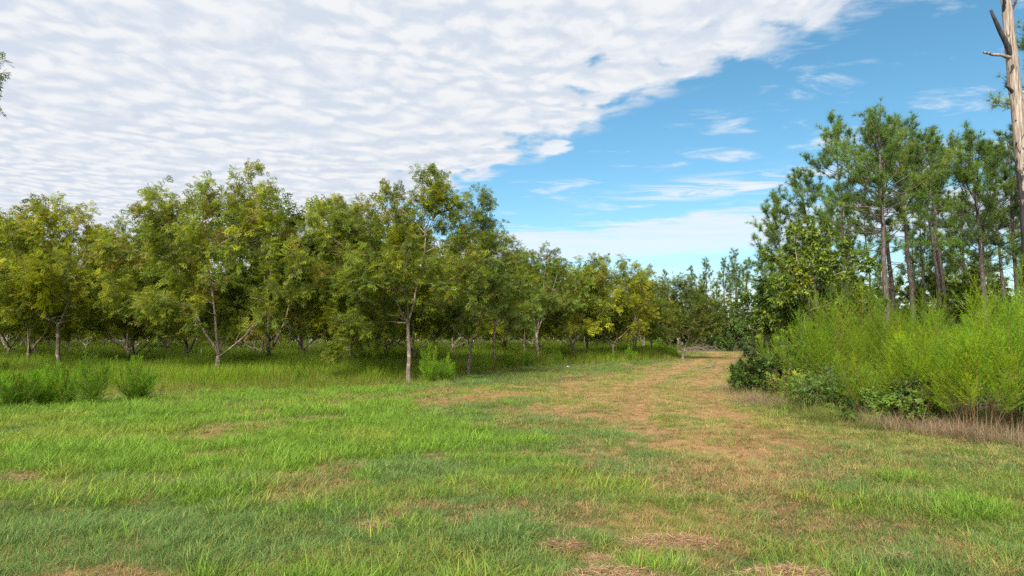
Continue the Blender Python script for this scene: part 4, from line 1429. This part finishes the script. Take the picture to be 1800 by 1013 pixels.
for (x, y, h, st_, sp, s0, lm, sd, lab) in FL:
    put(fennel('dog_fennel', 700 + sd, h, st_, sp, s0, lime=lm), x, y, lab, 'shrub', GF)
GL = 'feathery bushes in front of the orchard'
LB = [
    (-11.9, 16.5, 0.85, 26, 0.50, 0.08, 0.62, 21, 'low dark round feathery bush, lowest of the row before the orchard'),
    (-11.65, 17.3, 1.25, 26, 0.50, 0.10, 0.95, 22, 'broad feathery green bush behind the low dark one'),
    (-11.1, 17.2, 1.0, 10, 0.30, 0.16, 0.70, 23, 'thin feathery bush squeezed between two broader ones'),
    (-10.55, 17.3, 1.6, 12, 0.42, 0.14, 0.85, 24, 'feathery bush shaped like a little conifer with pointed top'),
    (-10.15, 18.6, 1.25, 22, 0.46, 0.12, 1.0, 25, 'lone fan-shaped feathery green bush on a few thin stems'),
    (-15.0, 19.8, 1.1, 20, 0.60, 0.10, 1.35, 26, 'yellowish feathery bush beside the lowest dark bush'),
]
HB = ((0.165, 0.325, 0.022), (0.135, 0.275, 0.022), (0.220, 0.350, 0.020))
for (x, y, h, st_, sp, s0, lm, sd, lab) in LB:
    put(fennel('feathery_bush', 700 + sd, h, st_, sp, s0, bush=True, lime=lm, hues=HB), x, y, lab, 'bush', GL)
GT = 'feathery weeds in the orchard grass'
proto = fennel('feathery_weed', 760, 1.45, 16, 0.55, 0.12, bush=True, lime=1.1, hues=HB)
rg = np.random.default_rng(8)
for i, (x, y, s) in enumerate(((-3.15, 26.3, 1.05), (-2.6, 27.2, 0.8), (-17.6, 23.5, 0.95), (-16.3, 24.2, 0.8), (-14.3, 24.8, 0.75), (-9.2, 27.5, 0.62), (-7.6, 24.6, 0.6), (1.0, 43, 0.8), (3.1, 48.5, 0.85),
                               (9.4, 54.5, 0.95), (14.0, 61, 1.0), (-0.2, 41, 0.8), (-22.0, 27.5, 1.1), (-6.0, 33.0, 0.9))):
    o = proto if i == 0 else copy_tree(proto)
    put(o, x, y, 'green feathery weed clump standing in the tall orchard grass', 'weed', GT, rz=rg.uniform(0, 6.28), s=s)

# ------------------------------------------------------------------ brambles, shrubs, weeds
BR = [
    (7.7, 21.2, 0.9, 0.9, 1.15, 1500, 41, 'dark bramble bush at the tip of the scrub beside the track'),
    (8.1, 20.6, 1.0, 0.9, 1.35, 1500, 42, 'dark glossy bramble bush below the small fennel clump'),
    (9.2, 20.4, 1.1, 1.0, 1.15, 1400, 43, 'bramble bush among the fennel stalks'),
]
for (x, y, rx, ry, h, n, sd, lab) in BR:
    put(shrub('bramble_bush', 800 + sd, rx, ry, h, n, PAL_BROAD * [0.72, 0.8, 0.95], T_SMALL, 1.15, arch=0.35), x, y, lab, 'bush')
SH = [
    (8.2, 16.4, 0.9, 0.6, 0.85, 1100, PAL_BROAD * [0.95, 0.95, 1.5], T_LANCE, 51, 'low grey green weedy shrub at the foot of the lone fennel plume'),
    (7.25, 15.9, 0.7, 0.5, 0.6, 700, PAL_BROAD * [1.2, 1.2, 1.4], T_LANCE, 56, 'spreading grey green weeds at the edge of the dead grass'),
    (7.55, 13.6, 0.6, 0.5, 0.7, 800, PAL_BROAD * [1.3, 1.25, 1.2], T_SMALL, 57, 'low yellow green shrub between lone plume and stalk row'),
    (7.5, 18.3, 0.7, 0.5, 0.65, 600, PAL_BROAD * [1.1, 1.1, 1.1], T_SMALL, 58, 'leafy shrub at the foot of the tall fennel next to the brambles'),
    (7.3, 17.2, 0.55, 0.5, 0.55, 500, PAL_BROAD * [1.6, 1.5, 1.1], T_LANCE, 52, 'small yellow green shrub on the edge of the dead grass'),
    (9.9, 12.5, 0.7, 0.5, 0.95, 900, PAL_BROAD * [1.1, 1.15, 1.2], T_LANCE, 53, 'leafy green shrub beneath the brightest fennel clump'),
    (11.2, 12.2, 0.7, 0.5, 0.7, 600, PAL_BROAD * [1.0, 1.0, 1.2], T_SMALL, 54, 'low tangled shrub in front of the brush pile'),
    (11.7, 13.0, 0.9, 0.7, 1.4, 1100, PAL_BROAD * [1.0, 1.05, 1.2], T_SMALL, 55, 'leafy shrub past the brush pile'),
]
for (x, y, rx, ry, h, n, pal, tp, sd, lab) in SH:
    put(shrub('weedy_shrub', 800 + sd, rx, ry, h, n, pal, tp, 1.0), x, y, lab, 'shrub')
P_W = np.array([(0.12, 0.19, 0.03), (0.16, 0.22, 0.03), (0.09, 0.155, 0.03), (0.19, 0.21, 0.04)])
for i, (x, y, h, n, sp, lab) in enumerate((
        (6.55, 17.2, 0.95, 6, 0.22, 'pale leafy weed standing alone in front of the brambles'),
        (7.15, 18.0, 1.25, 9, 0.35, 'cluster of slender pale weeds in front of the brambles'),
        (6.95, 15.6, 0.7, 8, 0.3, 'low leafy weeds at the tip of the dead grass'),
        (7.75, 13.4, 1.0, 12, 0.45, 'yellow green leafy weeds beneath the nearer fennel stalks'),
        (10.0, 12.1, 0.95, 10, 0.4, 'leafy green weeds below the brush pile'),
        (10.6, 13.0, 1.65, 9, 0.35, 'tall narrow-leaved weeds beside the brush pile'))):
    put(weed('leafy_weed', 900 + i, h, n, sp, P_W), x, y, lab, 'weed')
# undergrowth below the pines
UG = [shrub('undergrowth_bush', 850 + i, 1.9, 1.5, (2.6, 3.4, 2.0)[i], 1700, PAL_BROAD * (0.75, 0.8, 1.0), T_BROAD, 1.25, stemr=0.02) for i in range(3)]
rg = np.random.default_rng(19)
us = [(13.2, 27, .9), (15.4, 29, .95), (17.4, 31, .9), (19.8, 32, 1.0), (22.5, 33.5, 1), (25.8, 33, .9), (15.0, 36, .9), (17.6, 39, 1.0), (19.2, 43, 1.1), (23, 47, 1.15), (27.5, 42, 1.1), (31, 40, 1.0),
      (21, 53, 1.2), (26, 56, 1.3), (33, 52, 1.2), (37, 50, 1.2), (29, 63, 1.3), (36, 64, 1.3), (43, 60, 1.3), (25.0, 68, 1.0), (31.5, 80, 1.1), (40, 74, 1.4), (34.5, 95, 1.2), (36, 102, 1.2), (31.5, 101, .9), (28.0, 103.5, .8),
      (40, 100, 1.5), (46, 96, 1.6), (48, 80, 1.5), (52, 70, 1.5), (19.0, 51.5, 0.85), (22.9, 60.5, 0.8), (16.3, 41.5, 0.7), (55, 88, 1.6), (44, 110, 1.6), (36, 120, 1.4), (22, 113, 1.2), (26, 117, 1.4), (17.5, 117, 1.3), (30.5, 110, 1.0), (13, 119, 1.3)]
used = [False] * 3
for x, y, s in us:
    v = int(rg.integers(0, 3))
    if used[v]:
        o = copy_tree(UG[v])
    else:
        o = UG[v]; used[v] = True
    put(o, x, y, 'dark leafy bush in the undergrowth beneath the pines', 'bush', 'undergrowth bushes below the pines', rz=rg.uniform(0, 6.28), s=s)


def sticks(name, seed, n, rx, ry, h, L, rad, parent=None):
    rng = np.random.default_rng(seed)
    mb = MB()
    for k in range(n):
        p = np.array([rng.normal(0, rx * 0.5), rng.normal(0, ry * 0.5), rng.uniform(0.0, h) * rng.random() ** 0.5])
        a = rng.uniform(0, 6.283)
        d = np.array([math.cos(a), math.sin(a), rng.normal(0.05, 0.35)])
        pts = grow(p, d, L * rng.uniform(0.4, 1.2), 6, rng, up=-0.03, jit=0.2)
        pts[:, 2] = np.maximum(pts[:, 2], 0.01)
        tube(mb, pts, np.linspace(rad * rng.uniform(0.5, 1.3), 0.003, 6), 4, rng=rng)
    return mb.build(name, M_TWIG, parent, True)


e = bpy.data.objects.new('brush_pile', None); C.objects.link(e)
o = sticks('twigs', 5, 260, 0.8, 0.6, 1.15, 0.9, 0.012, e); o['kind'] = 'stuff'
put(e, 11.2, 15.6, 'tangled heap of grey brown dead twigs among the fennel stalks', 'brush pile')
e = bpy.data.objects.new('brush_pile', None); C.objects.link(e)
o = sticks('twigs', 6, 240, 3.0, 1.2, 0.8, 1.6, 0.03, e); o['kind'] = 'stuff'
put(e, 27.5, 100.0, 'low brown heap of cut brush across the track near the orchard corner', 'brush pile')

# fallen limb lying in the grass and small dark bits of bark on the track
for i, (x, y, L, lab) in enumerate(((11.0, 39.5, 1.2, 'dark stick lying on the track beside a tuft of green grass'), (13.1, 44.5, 1.4, 'dark broken branch lying across the track near the scrub'))):
    o = sticks('fallen_stick', 30 + i, 7, 0.7, 0.25, 0.05, L, 0.035)
    put(o, x, y, lab, 'stick')

# ------------------------------------------------------------------ clumps of cut straw left by the mower
def straw_clump(seed, rx, ry, h, n):
    rng = np.random.default_rng(seed)
    mb = MB()
    # low mound
    a = np.linspace(0, 2 * np.pi, 20, endpoint=False)
    rings = [0.25, 0.5, 0.75, 1.0]
    V = [(0, 0, h * 0.8)]
    for q in rings:
        k = 1 + 0.18 * rng.normal(0, 1, 20)
        V += [(math.cos(t) * rx * q * kk, math.sin(t) * ry * q * kk, h * 0.8 * (1 - q * q) + rng.normal(0, 0.006) - (0.02 if q == 1 else 0)) for t, kk in zip(a, k)]
    T = [(0, 1 + i, 1 + (i + 1) % 20) for i in range(20)]
    Q = []
    for rI in range(3):
        b = 1 + rI * 20
        Q += [(b + i, b + 20 + i, b + 20 + (i + 1) % 20, b + (i + 1) % 20) for i in range(20)]
    mb.add(V, T, Q, np.array([0.30, 0.19, 0.09]))
    # loose stalks
    q = np.sqrt(rng.random(n)); t = rng.uniform(0, 2 * np.pi, n)
    p = np.stack([np.cos(t) * q * rx * 1.12, np.sin(t) * q * ry * 1.12, np.maximum(0.004, h * (1 - q * q)) + rng.uniform(0, 0.02, n)], 1)
    aa = rng.uniform(0, 2 * np.pi, n)
    d = norm(np.stack([np.cos(aa), np.sin(aa), rng.normal(0.08, 0.28, n)], 1))
    L = rng.uniform(0.03, 0.11, n)[:, None]
    s = norm(np.cross(d, np.array([0, 0, 1.0]) + rng.normal(0, 0.5, (n, 3)))) * 0.0017
    mid = p + d * L * 0.5 + rng.normal(0, 0.006, (n, 3))
    end = p + d * L + np.array([0, 0, -1]) * L * 0.15
    V = np.stack([p + s, p - s, mid - s * 0.9, mid + s * 0.9, end], 1)
    b = np.arange(n) * 5
    pal = np.array([(0.40, 0.255, 0.145), (0.32, 0.185, 0.11), (0.46, 0.32, 0.18), (0.25, 0.140, 0.08)])
    c = pal[rng.integers(0, 4, n)] * rng.uniform(0.8, 1.15, (n, 1))
    mb.add(V.reshape(-1, 3), np.stack([b + 3, b + 2, b + 4], 1), np.stack([b, b + 1, b + 2, b + 3], 1), np.repeat(c, 5, 0))
    return mb.build('straw_clump', M_STRAW)


GS = 'straw clumps left on the mown grass'
for i, (x, y, rx, ry, h, n, lab) in enumerate((
        (0.42, 5.42, 0.17, 0.13, 0.07, 420, 'small round tan straw clump alone in green turf'),
        (1.28, 5.50, 0.36, 0.16, 0.08, 760, 'long low straw clump curving through green turf'),
        (0.72, 4.72, 0.42, 0.20, 0.10, 1100, 'wide loose mound of tan straw beside a bright grass tuft'),
        (1.90, 4.74, 0.34, 0.22, 0.13, 1000, 'highest ragged mound of straw with stalks poking up'),
        (0.63, 5.08, 0.10, 0.08, 0.05, 200, 'tiny straw wisp between the small round clump and wide mound'),
        (-6.05, 8.3, 0.42, 0.28, 0.07, 700, 'brown straw patch beside the taller bright grass'),
        (2.82, 5.15, 0.13, 0.09, 0.05, 220, 'small straw wisp beyond the ragged mound'),
        (-1.18, 6.0, 0.14, 0.10, 0.05, 220, 'small pale straw clump alone among longer green grass'),
        (-5.0, 6.7, 0.26, 0.18, 0.05, 400, 'thin scatter of straw in the bright grass'))):
    o = straw_clump(1000 + i, rx, ry, h * 0.5, n * 2)
    place(o, x, y, 0, sink=0.0)
    tag(o, lab, 'straw clump', GS)

# a scrap of white litter at the edge of the orchard grass
mb = MB()
rng = np.random.default_rng(4)
u, v = np.meshgrid(np.linspace(0, 2 * np.pi, 12, endpoint=False), np.linspace(0.1, 1.5, 5))
rr = 0.13 * np.cos(v) * (1 + 0.3 * rng.normal(0, 1, u.shape))
V = np.stack([np.cos(u) * rr * 1.3, np.sin(u) * rr, 0.14 * np.sin(v) * (1 + 0.2 * rng.normal(0, 1, u.shape))], -1).reshape(-1, 3)
Q = [(j * 12 + i, j * 12 + (i + 1) % 12, (j + 1) * 12 + (i + 1) % 12, (j + 1) * 12 + i) for j in range(4) for i in range(12)]
mb.add(V, None, Q, (0.8, 0.8, 0.8))
put(mb.build('plastic_scrap', M_STRAW), 3.5, 43.0, 'small crumpled white plastic scrap in the grass edge', 'litter', s=0.7)

# pale marker stake between the orchard rows
mb = MB()
tube(mb, [(0, 0, -0.1), (0.01, 0, 0.5), (0.015, 0, 1.05), (0.02, 0, 1.1)], [0.035, 0.035, 0.033, 0.012], 6, (0.6, 0.62, 0.6))
put(mb.build('marker_stake', M_STRAW), -18.6, 41.0, 'thin pale marker stake in the tall grass between orchard rows', 'stake')

# ------------------------------------------------------------------ far woods closing the view (one mass)
rng = np.random.default_rng(55)
wd = MB()
n = 6500
ang = rng.uniform(-1.35, 1.25, n)
dist = rng.uniform(165, 215, n)
cl_ = np.floor(ang * 34)
topz = 8.5 + 4.5 * vnoise(ang * 34, ang * 0, 1.0, 3) + 3.0 * vnoise(ang * 90, ang * 0, 1.0, 9)
zz = rng.random(n) ** 1.25 * topz
P = np.stack([np.sin(ang) * dist, np.cos(ang) * dist, zz], 1)
K = PAL_DARK[rng.integers(0, 5, n)] * rng.uniform(0.8, 1.2, (n, 1)) * [0.8, 0.95, 1.1]
n2_ = 3600
an2 = rng.uniform(-1.35, 1.25, n2_)
P = np.concatenate([P, np.stack([np.sin(an2) * (d2_ := rng.uniform(150, 172, n2_)), np.cos(an2) * d2_, rng.uniform(-0.3, 3.6, n2_)], 1)])
K = np.concatenate([K, np.array([(0.13, 0.115, 0.06), (0.10, 0.11, 0.04), (0.16, 0.135, 0.08)])[rng.integers(0, 3, n2_)]])
n += n2_
stamp(wd, T_BROAD[0], T_BROAD[1], P, norm(rng.normal(0, 1, (n, 3))), rng.uniform(5, 9, n), K, rng, droop=0.3, upmix=0.8)
tag(wd.build('far_woods', M_SHRUB), 'distant belt of dark woods behind the orchard and pines', 'woods', kind='stuff')
